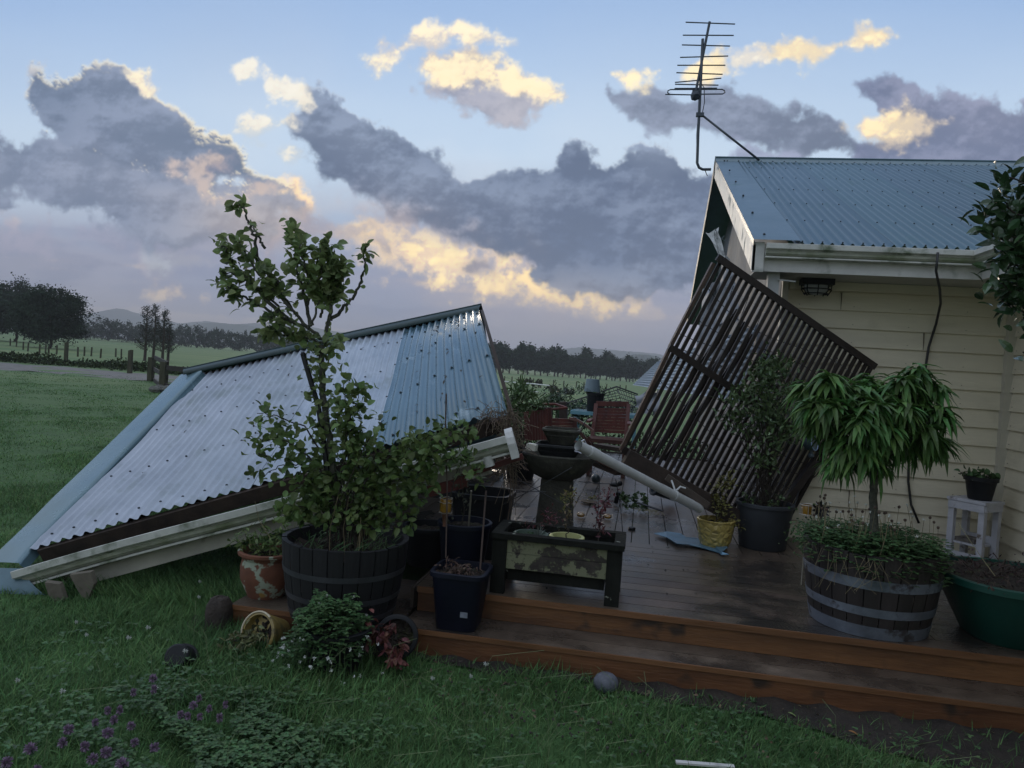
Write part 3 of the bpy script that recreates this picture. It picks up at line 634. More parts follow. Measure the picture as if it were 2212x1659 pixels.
# wing roof rising to the right of its own eave
nB = arr(-math.sin(PITCH), 0, math.cos(PITCH)); LB = 4.6
b2, P2 = corrugated((2.49, -1.5, ZE+.052), (0, 1, 0), (LB, 0, LB*SL), nB, 110, 4); b.grid(P2[:, :870], 0, flip=True)
b.build('roof_sheet', [teal, screwm], house, smooth='all')
b = MB()   # flat barge flashing on the near slope and ridge capping
o = nA*.030
b.add([arr(XG, YE-.07, ZE+.045)+o, arr(XG+.36, YE-.07, ZE+.045)+o, arr(XG+.34, YR, ZR+.05)+o, arr(XG, YR, ZR+.05)+o], [(0, 1, 2, 3)])
b.add([arr(XG-.002, YE-.07, ZE+.045)+o, arr(XG-.002, YR, ZR+.05)+o, arr(XG-.002, YR, ZR-.0)+o, arr(XG-.002, YE-.07, ZE-.005)+o], [(0, 1, 2, 3)])
for k in range(6): b.ball(arr(XG+.1, YE+.1+k*.85, ZE+.05+(.15+k*.85)*SL)+nA*.035, .012, 6, 1)
b.build('barge_flashing', [teal, screwm], house)
b = MB(); x1 = XG+82*.076
b.add([(XG-.01, YR-.16, ZR-.16*SL+.085), (x1, YR-.16, ZR-.16*SL+.085), (x1, YR, ZR+.115), (XG-.01, YR, ZR+.115), (x1, YR+.16, ZR-.16*SL+.085), (XG-.01, YR+.16, ZR-.16*SL+.085), (XG-.01, YR-.165, ZR-.16*SL+.055), (x1, YR-.165, ZR-.16*SL+.055)], [(0, 1, 2, 3), (3, 2, 4, 5), (0, 6, 7, 1)])
b.tube([(XG-.01, YR, ZR+.12), (x1, YR, ZR+.12)], .014, 8)
for k in range(40): b.ball((XG+.15+k*.152, YR-.14, ZR-.14*SL+.09), .011, 6, 1)
b.build('ridge_cap', [teal_dk, screwm], house)
# far slope seen edge on, barge boards both sides
b = MB(); YF = YR+(YR-YE)
b.hexa([(XG, YR, ZR-.01), (XG+6.2, YR, ZR-.01), (XG+6.2, YF, ZE-.01), (XG, YF, ZE-.01), (XG, YR, ZR+.03), (XG+6.2, YR, ZR+.03), (XG+6.2, YF, ZE+.03), (XG, YF, ZE+.03)]); b.build('far_roof_slope', teal_dk, house)
b = MB(); b.beam((XG+.012, YE-.0, ZE-.075), (XG+.012, YR, ZR-.075), .024, .20, up=(1, 0, 0)) if False else b.hexa([(XG, YE-.03, ZE-.17), (XG+.025, YE-.03, ZE-.17), (XG+.025, YR, ZR-.17), (XG, YR, ZR-.17), (XG, YE-.03, ZE+.04), (XG+.025, YE-.03, ZE+.04), (XG+.025, YR, ZR+.04), (XG, YR, ZR+.04)])
b.box((XG+.05, YE-.015, ZE-.06), (.09, .03, .24)); b.build('barge_board', white, house)
b = MB(); b.hexa([(XG-.012, YR, ZR-.13), (XG+.0, YR, ZR-.13), (XG+.0, YF, ZE-.13), (XG-.012, YF, ZE-.13), (XG-.012, YR, ZR+.05), (XG+.0, YR, ZR+.05), (XG+.0, YF, ZE+.05), (XG-.012, YF, ZE+.05)]); b.build('barge_board', mat('dark_barge', (.04, .055, .065), .5, .2, 5, .1), house)
# gable wall, wrapped in torn building paper
wrap = mat('building_wrap', (.30, .32, .35), .55, .25, 2.2, .8, 6, col2=(.16, .17, .19))
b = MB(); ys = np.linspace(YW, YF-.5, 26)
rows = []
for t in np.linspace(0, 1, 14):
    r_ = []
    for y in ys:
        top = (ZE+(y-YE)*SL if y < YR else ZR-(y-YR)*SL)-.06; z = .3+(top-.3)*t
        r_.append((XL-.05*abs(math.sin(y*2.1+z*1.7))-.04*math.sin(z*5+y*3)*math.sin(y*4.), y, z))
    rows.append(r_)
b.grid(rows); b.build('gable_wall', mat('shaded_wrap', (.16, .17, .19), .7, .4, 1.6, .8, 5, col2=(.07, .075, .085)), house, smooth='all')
paleply = mat('torn_lining', (.44, .45, .44), .6, .2, 5, .2)
def sheet(b, pts, bulge=.05, n=8, m=0, nrm=(0, -1, 0), ragged=.02):
    p = [arr(*q) for q in pts]; U = np.linspace(0, 1, n)
    G = np.array([[(p[0]*(1-u)+p[1]*u)*(1-v)+(p[3]*(1-u)+p[2]*u)*v+arr(*nrm)*(bulge*math.sin(u*5+v*3)*math.sin(v*4+u)+ragged*random.uniform(-1, 1)) for u in U] for v in U])
    G[0] += rng.normal(size=(n, 3))*ragged; G[-1] += rng.normal(size=(n, 3))*ragged
    b.grid(G, m); b.grid(G+arr(*nrm)*-.004, m, flip=True); return b
b = MB(); Yq = 8.2
sheet(b, [at(1530, 508, Y=Yq), at(1548, 492, Y=Yq), at(1572, 560, Y=7.9), at(1560, 566, Y=7.9)], .03); b.build('torn_lining', paleply, house)
b = MB(); sheet(b, [at(1560, 560, Y=7.7), at(1590, 600, Y=7.3), at(1600, 700, Y=7.0), at(1545, 700, Y=7.6)], .08)
sheet(b, [at(1520, 620, Y=8), at(1560, 600, Y=7.6), at(1570, 760, Y=7.4), at(1500, 780, Y=8)], .10); b.build('torn_lining', wrap, house)
txt = bpy.data.curves.new('wrap_print', 'FONT'); txt.body = 'OK'; txt.size = .10; txt.extrude = .001
tmp = bpy.data.objects.new('print_tmp', txt); COL.objects.link(tmp); bpy.context.view_layer.update(); tme = bpy.data.meshes.new_from_object(tmp.evaluated_get(bpy.context.evaluated_depsgraph_get())); bpy.data.objects.remove(tmp)
to = bpy.data.objects.new('print_mark', tme); COL.objects.link(to); to.parent = house; pt = at(1540, 530, Y=8.14)-BASE['house']; to.location = pt; to.rotation_euler = (rad(90), rad(-18), rad(-8)); tme.materials.clear(); tme.materials.append(mat('faded_ink', (.12, .15, .17), .7, .1, 5, 0))
# bits of bracket at the eave corner
b = MB(); b.box((XG+.30, YE+.2, 2.51), (.14, .3, .012), rotm(8, 4, 0)); b.box((XG+.20, YE+.12, 2.45), (.09, .09, .22)); b.build('bracket', paleply, house)
# bulkhead light under the soffit
blk = mat('black_plastic', (.010, .011, .013), .55, .2, 10, .05, spec=.3)
glassm = mat('frosted_glass', (.32, .34, .34), .25, .1, 10, 0)
lc = arr(1.40, YW-.17, 2.50)
b = MB(); b.box(lc+arr(0, 0, .028), (.26, .15, .05)); lo = b.build('wall_light', blk, house)
b = MB(); b.ball(lc+arr(0, 0, -.01), 1, 16, sq=(.105, .055, .075)); b.build('lens', glassm, lo, smooth='all')
b = MB()
for zz in (-.03, -.07): b.tube([lc+arr(math.cos(a)*.12*(1 if zz > -.05 else .85), math.sin(a)*.07, zz) for a in np.linspace(0, 6.28, 20)], .005, 5)
for a in np.linspace(0, 6.28, 9)[:-1]: b.tube([lc+arr(math.cos(a)*.122, math.sin(a)*.072, .01), lc+arr(math.cos(a)*.12, math.sin(a)*.07, -.04), lc+arr(math.cos(a)*.09, math.sin(a)*.05, -.085)], .005, 5)
b.build('cage', blk, lo)
# black cable down the wall
cabm = mat('black_cable', (.02, .02, .02), .5, .1, 5, 0)
cp = [at(2026, 545, Y=YE-.12), at(2022, 585, Y=YE-.11), at(2030, 625, Y=YE+.02), at(2032, 655, Y=6.6), at(2022, 700, Y=YW-.05), at(2006, 750, Y=YW-.05), at(2000, 790, Y=YW-.05), at(1965, 950, Y=YW-.05), at(1962, 1040, Y=YW-.05), at(1968, 1090, Y=YW-.05), at(1985, 1130, Y=YW-.07)]
b = MB(); b.tube(cp, .010, 8); tag(b.build('hanging_cable', cabm, smooth='all'), 'black cable hanging from the gutter down the cream wall', 'cable')
b = MB(); b.tube([at(1770, 985, Y=YW-.1), at(1778, 1010, Y=YW-.08), at(1760, 1030, Y=YW-.05), at(1735, 1040, Y=YW-.05), at(1722, 1062, Y=YW-.05), at(1700, 1068, Y=YW-.05)], .005, 6); tag(b.build('thin_wire', cabm), 'thin grey wire looping from the round lamp across the cream wall', 'wire')

# ------------------------------------------------------------------ tv antenna
alu = mat('antenna_metal', (.07, .085, .10), .45, .2, 10, 0, metal=.5)
DY = YR-.1
ant = empty('tv_antenna', at(1532, 366, Y=DY), 'tall TV antenna on a bent mast at the left end of the house ridge', 'antenna')
AP = lambda x, y, dy=0: at(x, y, Y=DY+dy)
b = MB(); b.tube([AP(1536, 366), AP(1518, 366), AP(1510, 362), AP(1506, 352), AP(1508, 290), AP(1510, 250), AP(1513, 190), AP(1518, 84)], .020, 8); b.build('mast', alu, ant, smooth='all')
b = MB(); b.tube([AP(1517, 249), AP(1640, 346, .0)], .016, 8); b.build('brace', alu, ant, smooth='all')
b = MB(); b.box(AP(1512, 248), (.11, .06, .05)); b.build('clamp', alu, ant)
b = MB(); b.tube([AP(1533, 47), AP(1500, 213)], .018, 8); b.box(AP(1502, 203), (.09, .05, .09)); b.ball(AP(1502, 207), .07, 8, jit=.2); b.build('boom', alu, ant)
for x1_, y1_, x2_, y2_ in [(1481, 48, 1588, 52), (1475, 76, 1585, 76.5), (1473, 97, 1577, 99.5), (1469, 124, 1573, 121), (1463, 141, 1567, 141), (1461, 157, 1561, 160.5), (1458, 178, 1558, 169), (1458, 182, 1552, 184), (1457, 191, 1549, 190.5), (1437, 204, 1500, 205)]:
    b = MB(); b.tube([AP(x1_, y1_), AP(x2_, y2_)], .0085, 6); b.build('element', alu, ant)
b = MB(); b.tube([AP(1503, 205), AP(1447, 204), AP(1442, 200), AP(1443, 196), AP(1448, 193.5), AP(1560, 193), AP(1565, 196), AP(1566, 200), AP(1561, 203), AP(1505, 203.5)], .009, 6); b.build('folded_dipole', alu, ant)
b = MB(); b.tube([AP(1515, 180), AP(1521, 190), AP(1522, 220), AP(1517, 246)], .006, 5); b.tube([AP(1508, 252), AP(1505, 290), AP(1505, 320), AP(1508, 330)], .006, 5); b.tube([AP(1522, 366), AP(1528, 380)], .006, 5); b.build('coax_cable', cabm, ant)

# ------------------------------------------------------------------ deck
deckw = mat('wet_deck_board', (.115, .085, .062), .38, .45, 3.5, .35, 60, stretch=(1, 1, 1), col2=(.048, .036, .028), island=.18, spec=.6); add_patches(deckw, (.035, .030, .026), 1.6, .48, .62, .16)
riserw = mat('orange_deck_fascia', (.18, .075, .028), .5, .5, 2.2, .3, 30, stretch=(.5, 1, 3), col2=(.050, .020, .010), island=.1); add_patches(riserw, (.035, .02, .012), 5, .60, .70, .6, 2)
ZD, ZS = .30, .15
deck = empty('deck', (.5, 6, 0), 'wet wooden deck with one low step along its orange-brown front', 'deck')
b = MB(); y = 4.25; i = 0
while y < 5.93:
    x0_ = -1.25; 
    for xs_, xe_ in (((x0_, 1.45+.3*math.sin(i*2.3)), (1.453+.3*math.sin(i*2.3), 3.0)) if y < YW else ((x0_, 3),)):
        b.box(((xs_+xe_)/2, y+.069, ZD-.015), (xe_-xs_-.002, .138, .030))
    y += .145; i += 1
y1 = y+.0; x = -2.45; i = 0
while x < 3.0:
    ye_ = 12.4 if x < 1.05 else YW-.03
    cut = 8.2+1.2*math.sin(i*1.9)
    y0_ = y1 if x > -1.25 else 5.0
    for a, c in (((y0_, cut), (cut+.004, ye_)) if ye_ > 9 else ((y0_, ye_),)): b.box((x+.069, (a+c)/2, ZD-.016+random.uniform(-.001, .001)), (.137, c-a, .030))
    x += .144; i += 1
b.build('deck_boards', deckw, deck)
b = MB(); b.box((-1.78, 4.04, ZS-.015), (1.02, .142, .030)); [b.box((-1.78, 4.185+.145*k, ZS-.0155), (1.02, .140, .030)) for k in range(5)]; b.box((1.36, 4.040, ZS-.015), (5.22, .142, .030)); b.box((1.36, 4.186, ZS-.013), (5.22, .142, .028)); b.build('step_tread', deckw, deck)
b = MB(); b.box((.88, 4.272, ZD-.090), (4.24, .026, .116)); b.build('deck_fascia', riserw, deck)
b = MB(); b.box((.88, 4.244, ZD-.016), (4.24, .010, .034)); b.build('edge_nosing', mat('nosing_wood', (.19, .085, .035), .5, .3, 5, .3, stretch=(.3, 1, 2)), deck)
b = MB(); b.box((-1.79, 3.982, .058), (1.03, .028, .148)); b.box((1.36, 3.982, .056), (5.22, .028, .148)); b.build('step_fascia', riserw, deck)
b = MB(); b.box((-1.79, 3.963, .138), (1.03, .010, .026)); b.box((1.36, 3.963, .137), (5.22, .010, .026)); b.build('edge_nosing', MATS['nosing_wood'], deck)
b = MB(); b.box((-2.30, 4.5, .07), (.02, .9, .13)); b.box((-1.262, 4.6, .24), (.02, .78, .12)); b.box((-.2, 12.42, .22), (4.5, .03, .2)); b.box((-2.46, 8.7, .2), (.03, 7.4, .2)); b.build('side_fascia', mat('dark_fascia', (.05, .035, .025), .8, .3, 5, .3), deck)

# ------------------------------------------------------------------ fallen roof section
froof = empty('fallen_roof', at(600, 1130, z=0), 'collapsed corrugated roof section with pale and teal sheets lying from lawn to deck', 'roof wreckage')
EL, ER, RL, RR = at(66, 1188, d=4.95), at(1096, 888, d=5.0), at(440, 804, d=7.55), at(1036, 670, d=7.9)
Leave = np.linalg.norm(ER-EL); NWV = int(Leave/.076); nF = np.cross(ER-EL, RL-EL); nF /= np.linalg.norm(nF)
if nF[2] < 0: nF = -nF
U_SPLIT = .735
def fallen(u, v):
    u = np.asarray(u, float)[..., None]; v = np.asarray(v, float)[..., None]
    p = (EL*(1-u)+ER*u)*(1-v)+(RL*(1-u)+RR*u)*v
    w = sst(.62, 1.0, u)
    p = p+nF*(w*.17*np.sin(math.pi*v)**.8)-nF*(.03*np.sin(math.pi*v)*(1-w))
    p = p+nF*.012*np.sin(u*9+v*4)*np.sin(v*7+1)
    sag = sst(.93, 1.0, u)*sst(.4, 0, v)
    return p-nF*sag*.10
def fsheet(u0_, u1_, nv=46, lift=0., vend=1.0, v0=0.):
    per = 7; nw = (u1_-u0_)*NWV; n = int(nw*per)+1; s = u0_+np.arange(n)/per/NWV; v = np.linspace(v0, vend, nv)
    Ug, Vg = np.meshgrid(s, v); P = fallen(Ug, Vg)
    h = .0125*(2*((1+np.cos(2*math.pi*Ug*NWV))/2)**1.4-1)
    for r_, a in ((.04, 1), (.32, 1), (.59, 1), (.85, 1)):       # pulled creases at the screw lines
        h += .0060*np.exp(-((Vg-r_)/.012)**2)*np.cos(2*math.pi*Ug*NWV/2)*(Ug < U_SPLIT)
    h += .004*np.sin(Vg*23+Ug*40)*np.sin(Ug*17)*(Ug < U_SPLIT)
    for du_, dv_, dw_ in ((.22, .30, .02), (.45, .22, .025), (.60, .62, .02), (.86, .70, .012), (.91, .45, .02)): h -= .010*np.exp(-((Ug-du_)/dw_)**2-((Vg-dv_-(Ug-du_)*1.2)/.03)**2)
    h += .006*np.exp(-((Ug-.52)/.03)**2-((Vg-.1)/.12)**2)*3+.012*np.exp(-((Ug-.33)/.02)**2-((Vg-.13)/.05)**2)
    return P+nF*(h+lift)[..., None], s
pale = mat('pale_roof_sheet', (.40, .44, .50), .34, .14, 1.8, .03, 30, spec=.5, metal=.1, col2=(.26, .30, .35), island=.13); add_patches(pale, (.25, .29, .31), 2.6, .54, .70, .38)
teal2 = mat('teal_roof_steel_fallen', (.085, .16, .20), .20, .15, 2.2, .03, 20, metal=.25, spec=.7); add_patches(teal2, (.22, .30, .34), 3.5, .60, .74, .3)
b = MB(); P, s = fsheet(0, U_SPLIT); [b.grid(P[:, k:k+71]+nF*(.003*(k//70 % 2)+.002), 0, flip=True) for k in range(0, P.shape[1]-1, 70)]
for v in (.045, .32, .59, .85):
    i = int(v*45)
    for j in range(7, P.shape[1]-3, 14): b.ball(P[i, j]+nF*.004, .0105, 6, 1, sq=(1, 1, .7))
b.build('pale_roof_sheet', [pale, screwm], froof, smooth='all')
b = MB(); P, s = fsheet(U_SPLIT-.012, 1.0, lift=.006); b.grid(P, 0, flip=True)
for v in (.06, .33, .62, .86):
    i = int(v*45)
    for j in range(10, P.shape[1]-3, 14): b.ball(P[i, j]+nF*.006, .0105, 6, 1, sq=(1, 1, .8))
b.build('teal_roof_sheet', [teal2, screwm], froof, smooth='all')
# barge flashing folded along the left edge
def flap(u, v): return fallen(np.array(u), np.array(v))
b = MB(); rows = []
fl = [((392, 815), (438, 806), 7.5), ((300, 905), (352, 898), 6.75), ((200, 1003), (262, 992), 6.1), ((120, 1080), (190, 1070), 5.6), ((60, 1142), (120, 1140), 5.25), ((12, 1188), (70, 1195), 4.98), ((-22, 1222), (46, 1224), 4.83)]
for k, (l_, r_, d_) in enumerate(fl):
    a, c = at(*l_, d=d_+.12), at(*r_, d=d_-.02); rows.append([a*(1-t)+c*t+nF*(.030+.004*math.sin(t*3.1)+.010*math.sin(k*2.7)*t*(1-t)) for t in np.linspace(0, 1, 7)]+[c+nF*.01, c-nF*.035+(ER-EL)*.006])
R_ = np.array(rows); Rf = []
for t in np.linspace(0, len(fl)-1, 40): i = min(int(t), len(fl)-2); f = t-i; Rf.append(R_[i]*(1-f)+R_[i+1]*f)
b.grid(np.array(Rf)); tl = mat('teal_barge_fallen', (.11, .19, .22), .25, .12, 3, .05, metal=.3, spec=.6); b.build('barge_flashing', tl, froof, smooth='all')
b = MB(); G = []
for t in np.linspace(0, 1, 8):
    a = at(-25, 1226, d=4.80)*(1-t)+at(48, 1228, d=4.79)*t; c = at(-25, 1300, d=4.66)*(1-t)+at(112, 1296, d=4.72)*t; c[2] = -.02
    G.append([a*(1-q)+c*q+arr(0, -.03, 0)*math.sin(q*3.1) for q in np.linspace(0, 1, 8)])
b.grid(G); b.build('folded_flashing_end', teal_dk, froof, smooth='all')
b = MB(); pts = [at(66+i*53.4, 1192-i*(55)+0, d=4.97+i*.36) for i in range(8)]
b.tube([fallen(.0, v).ravel()*1.0+nF*(.004)-arr(.03, 0, 0) for v in np.linspace(-.01, 1, 10)], .018, 6); b.build('gap_shade', cabm, froof)  # black strip standing in for the shade in the gap beside the flashing
# ridge capping
b = MB(); rdc = mat('ridge_green', (.018, .042, .042), .5, .2, 4, .05, metal=.2, spec=.5); G = []
for t in np.linspace(0, 1, 30):
    top = at(396+(1040-396)*t, 797+(657-797)*t-4*math.sin(t*3.1)*.3, d=7.62+.33*t); lo = at(398+(1036-398)*t, 811+(673-811)*t, d=7.48+.33*t)
    G.append([lo+nF*.02+arr(0, 0, -.012), lo+nF*.03, (lo+top)/2+nF*.02, top, top+arr(0, .10, -.06), top+arr(.0, .2, -.16)])
b.grid(G); b.tube([g[3] for g in G], .010, 6); b.build('ridge_cap', rdc, froof, smooth='all')
# far slope behind the ridge, extended down to block glow under the roof
b = MB(); t0, t1 = at(396, 800, d=7.65), at(1040, 660, d=7.95)
sheet(b, [t0+arr(0, .05, -.03), t1+arr(0, .05, -.03), t1+arr(0.1, 1.5, -1.95), t0+arr(-.1, 1.3, -1.30)], .02, 10, ragged=.002); b.build('back_sheet', teal_dk, froof)
# timber
oldwood = mat('old_timber', (.050, .033, .024), .85, .4, 6, .5, stretch=(1, .3, 1), col2=(.02, .014, .011))
b = MB(); q0, q1 = EL-nF*.06, ER-nF*.085; b.beam(q0+(q1-q0)*.015, q1, .045, .10, up=nF); b.build('eave_beam', oldwood, froof)
b = MB(); b.beam(RL-nF*.07, RR-nF*.07, .05, .12, up=nF); b.build('ridge_beam', oldwood, froof)
for u in np.linspace(.04, .985, 8):
    a, c = fallen(u, .02).ravel()-nF*.085, fallen(u, .98).ravel()-nF*.085; mid_ = (fallen(u, .5).ravel()-nF*.085-(a+c)/2)@nF; a, c = a+nF*min(0, mid_), c+nF*min(0, mid_); b = MB(); b.beam(a, c, .045, .09, up=nF); b.build('rafter', oldwood, froof)
b = MB(); ed = [fallen(1.0, v).ravel()+arr(.012, 0, 0) for v in np.linspace(0, 1, 12)]
for p_, q_ in zip(ed[:-1], ed[1:]): b.hexa([p_-nF*.11, p_-nF*.11+arr(.03, 0, 0), q_-nF*.11+arr(.03, 0, 0), q_-nF*.11, p_-nF*.0, p_+arr(.03, 0, 0), q_+arr(.03, 0, 0), q_-nF*.0])
b.build('verge_board', oldwood, froof)
# gutter and fascia
g0, g1_ = at(46, 1226, d=4.82), at(1092, 938, d=4.72)
side = np.cross(g1_-g0, (0, 0, 1)); side /= np.linalg.norm(side); side = -side if side[1] > 0 else side
upv = np.cross(side, g1_-g0); upv /= np.linalg.norm(upv); upv = -upv if upv[2] < 0 else upv
gp = [g0+(g1_-g0)*t+upv*.012*math.sin(t*7)*(1-t) for t in np.linspace(0, 1, 14)]
gutter(gp, [side]*14, froof, gut, h=.125, w=.105, up=upv)
b = MB(); a, c = g0+(g1_-g0)*.075, g0+(g1_-g0)*.955; b.beam(a-upv*.135-side*.015, c-upv*.135-side*.015, .022, .17, up=upv)
fm = mat('grimy_fascia', (.40, .38, .32), .6, .2, 3, .2); add_patches(fm, (.08, .07, .05), 4, .60, .72); b.build('fascia_board', fm, froof)
b = MB(); e = g1_; cap = [e+side*x_+upv*z_ for x_, z_ in [(-.02, .02), (.03, .035), (.07, .015), (.095, -.02), (.105, -.06), (.10, -.10), (.10, -.155), (-.01, -.15)]]
dx_ = (g1_-g0)/np.linalg.norm(g1_-g0)
b.add(cap+[q+dx_*.05 for q in cap], [tuple(range(8)), tuple(range(8, 16))[::-1]]+[(i, (i+1) % 8, 8+(i+1) % 8, 8+i) for i in range(8)]); b.build('gutter_end_cap', white, froof)
b = MB(); pz = g0+(g1_-g0)*.955+side*.05; b.tube([pz-upv*.10, pz-upv*.165], .034, 14); b.build('gutter_outlet', white, froof, smooth=True)
b = MB(); a = g0+(g1_-g0)*.88-upv*.19-side*.01; c = g1_+dx_*.07-upv*.165-side*.01; b.beam(a, c, .03, .035); b.build('red_batten', mat('red_stain', (.11, .022, .016), .6, .3, 6, .3), froof)
# leaves and grime stuck on the sheets
b = MB(); n = 60; uu_ = np.where(rng.random(n) < .6, rng.uniform(.80, .98, n), rng.uniform(.1, .8, n)); vv_ = rng.uniform(.05, .9, n)
P = fallen(uu_, vv_)+nF*.02; D = rng.normal(size=(n, 3)); D -= (D@nF)[:, None]*nF; b.leaves(P, D, nF, rng.uniform(.02, .055, n), .016, .3)
tag(b.build('wet_leaves', mat('dead_leaf', (.035, .028, .02), .7, .4, 6, 0, island=.4)), 'scattered dark wet leaves stuck on the fallen roof sheets', 'leaves', kind='stuff')
# straw bird nest debris at the broken corner
strawm = mat('dry_straw', (.16, .12, .08), .9, .3, 10, 0, island=.4)
b = MB()
for i in range(420):
    t = random.random(); c0 = at(1085+40*random.random()-15*t, 900+115*t, d=4.9+random.uniform(-.08, .12)); a = rdir(1, -.3)[0]*random.uniform(.04, .16)
    b.tube([c0, c0+a*.5+rng.normal(size=3)*.015, c0+a+arr(0, 0, -.03)], .0018, 3, cap=False)
for i in range(140):
    c0 = at(random.uniform(1035, 1110), random.uniform(893, 912), d=4.95); a = rdir(1, 0)[0]*random.uniform(.05, .14); b.tube([c0, c0+a*.5+arr(0, 0, .02), c0+a], .0018, 3, cap=False)
for i in range(9):
    c0 = at(random.uniform(1085, 1120), 985, d=4.85); L = random.uniform(.15, .5); b.tube([c0, c0+arr(.02, 0, -L*.5), c0+arr(random.uniform(-.03, .03), 0, -L)], .002, 3)
tag(b.build('dry_straw', strawm), 'tangle of dry straw and roots spilling from the broken roof corner', 'straw', kind='stuff')
# broken boards under the left end
for nm, lab, pts in (('broken_board', 'pale broken board wedged in the grass under the left end of the fallen roof', [(150, 1242), (196, 1236), (203, 1262), (190, 1294), (176, 1290)]), ('broken_board', 'dark splintered offcut between the folded flashing and the pale broken board', [(96, 1258), (128, 1262), (140, 1296), (118, 1300), (104, 1285)])):
    f_ = [at(x, y, d=4.62) for x, y in pts]; n_ = len(f_); v = f_+[q+arr(.005, .022, .01) for q in f_]
    b = MB(); b.add(v, [tuple(range(n_))[::-1], tuple(range(n_, 2*n_))]+[(i, (i+1) % n_, n_+(i+1) % n_, n_+i) for i in range(n_)])
    tag(b.build(nm, mat('pale_board' if 'pale' in lab else 'old_timber', (.15, .13, .10), .85, .3, 6, .4)), lab, 'board', 'broken boards under the fallen roof')

# ------------------------------------------------------------------ trellis panel
tw = mat('dark_stained_slat', (.024, .015, .013), .55, .4, 5, .35, stretch=(1, 1, .3), island=.25)
A_, B_, D_ = at(1553, 560, Y=6.18), at(1880, 787, Y=6.70), at(1343, 968, Y=6.2)
C_ = B_+D_-A_
tr = empty('slatted_trellis', arr(*(C_[:2]), .32), 'dark slatted timber screen torn off and leaning diagonally against the house corner', 'trellis')
nT = np.cross(B_-A_, D_-A_); nT /= np.linalg.norm(nT); nT = -nT if nT[1] > 0 else nT
TP = lambda s_, t_, o=0: A_+(B_-A_)*s_+(D_-A_)*t_+nT*o
NS = 29
for i in range(NS):
    s_ = (i+.35)/NS; w_ = .030
    s2 = s_ if i > 8 else s_+random.uniform(-.004, .006)
    b = MB(); b.beam(TP(s_, .0), TP(s2, 1.0), w_, .016, up=nT); b.build('slat', tw, tr)
b = MB(); b.beam(TP(-.02, .0, .03), TP(1.02, .0, .03), .055, .03, up=nT); b.build('rail', tw, tr)
b = MB(); b.beam(TP(-.03, .47, .03), TP(1.02, .47, .03), .055, .03, up=nT); b.build('rail', tw, tr)
b = MB(); b.beam(TP(.0, 1.0, .02), TP(1.0, 1.0, .02), .06, .04, up=nT); b.build('rail', tw, tr)
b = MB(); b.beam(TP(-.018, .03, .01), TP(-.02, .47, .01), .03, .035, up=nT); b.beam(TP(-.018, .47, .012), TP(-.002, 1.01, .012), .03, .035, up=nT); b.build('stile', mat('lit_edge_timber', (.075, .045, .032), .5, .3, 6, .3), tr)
b = MB(); b.beam(TP(1.005, .0, .012), TP(1.005, 1.0, .012), .03, .035, up=nT); b.build('stile', tw, tr)
for i in range(1, 28):   # pale staples on a line of fixings
    b = MB(); b.box(TP((i+.85)/NS, .085, .012), (.012, .004, .004)); b.build('fixing', paleply, tr)
# second layer: broken slats + wire mesh behind
b = MB()
for k in range(3): s_ = .18+.07*k; b.beam(TP(s_+.10, .12+.03*k, -.25), TP(s_-.03, .95, -.20), .05, .02, up=nT)
tag(b.build('broken_screen', tw), 'second broken slatted screen jammed behind the leaning trellis', 'trellis')
wirem = mat('black_wire', (.015, .017, .02), .4, .2, 10, 0)
b = MB()
for k in range(7): t_ = .12+.11*k; b.tube([TP(u_*.98+.01, t_+.05*math.sin(u_*5+k), -.10-.04*math.sin(u_*7)) for u_ in np.linspace(0, 1, 12)], .0035, 4)
for k in range(10): s_ = .05+.1*k; b.tube([TP(s_+.03*math.sin(u_*6), u_, -.11) for u_ in np.linspace(.05, .95, 8)], .003, 4)
tag(b.build('wire_mesh', wirem), 'sheet of bent wire mesh hanging behind the slats of the leaning trellis', 'wire mesh')
# dark posts and beams beneath the panel
for lab, p0, p1, w_ in (('heavy dark beam under the lower edge of the leaning trellis', at(1352, 985, Y=6.15), at(1650, 1150, Y=6.35), .13), ('broken pale-ended batten lying just below the leaning trellis', at(1440, 1030, Y=6.0), at(1530, 1092, Y=6.0), .05)):
    b = MB(); b.beam(p0, p1, w_, w_); tag(b.build('timber_beam', oldwood if w_ > .1 else mat('batten', (.08, .06, .045), .8, .3, 6, .3)), lab, 'beam')
b = MB(); b.beam(at(1762, 995, Y=6.55), at(1650, 1150, Y=6.45), .06, .06); tag(b.build('timber_post', tw), 'thin dark post leaning from the round lamp down behind the grey pot', 'post')
b = MB(); b.tube([at(1727, 1055, Y=6.5), at(1700, 1150, Y=6.4)], .008, 6); tag(b.build('metal_rod', wirem), 'thin black rod standing right of the bay shrub against the wall', 'rod')
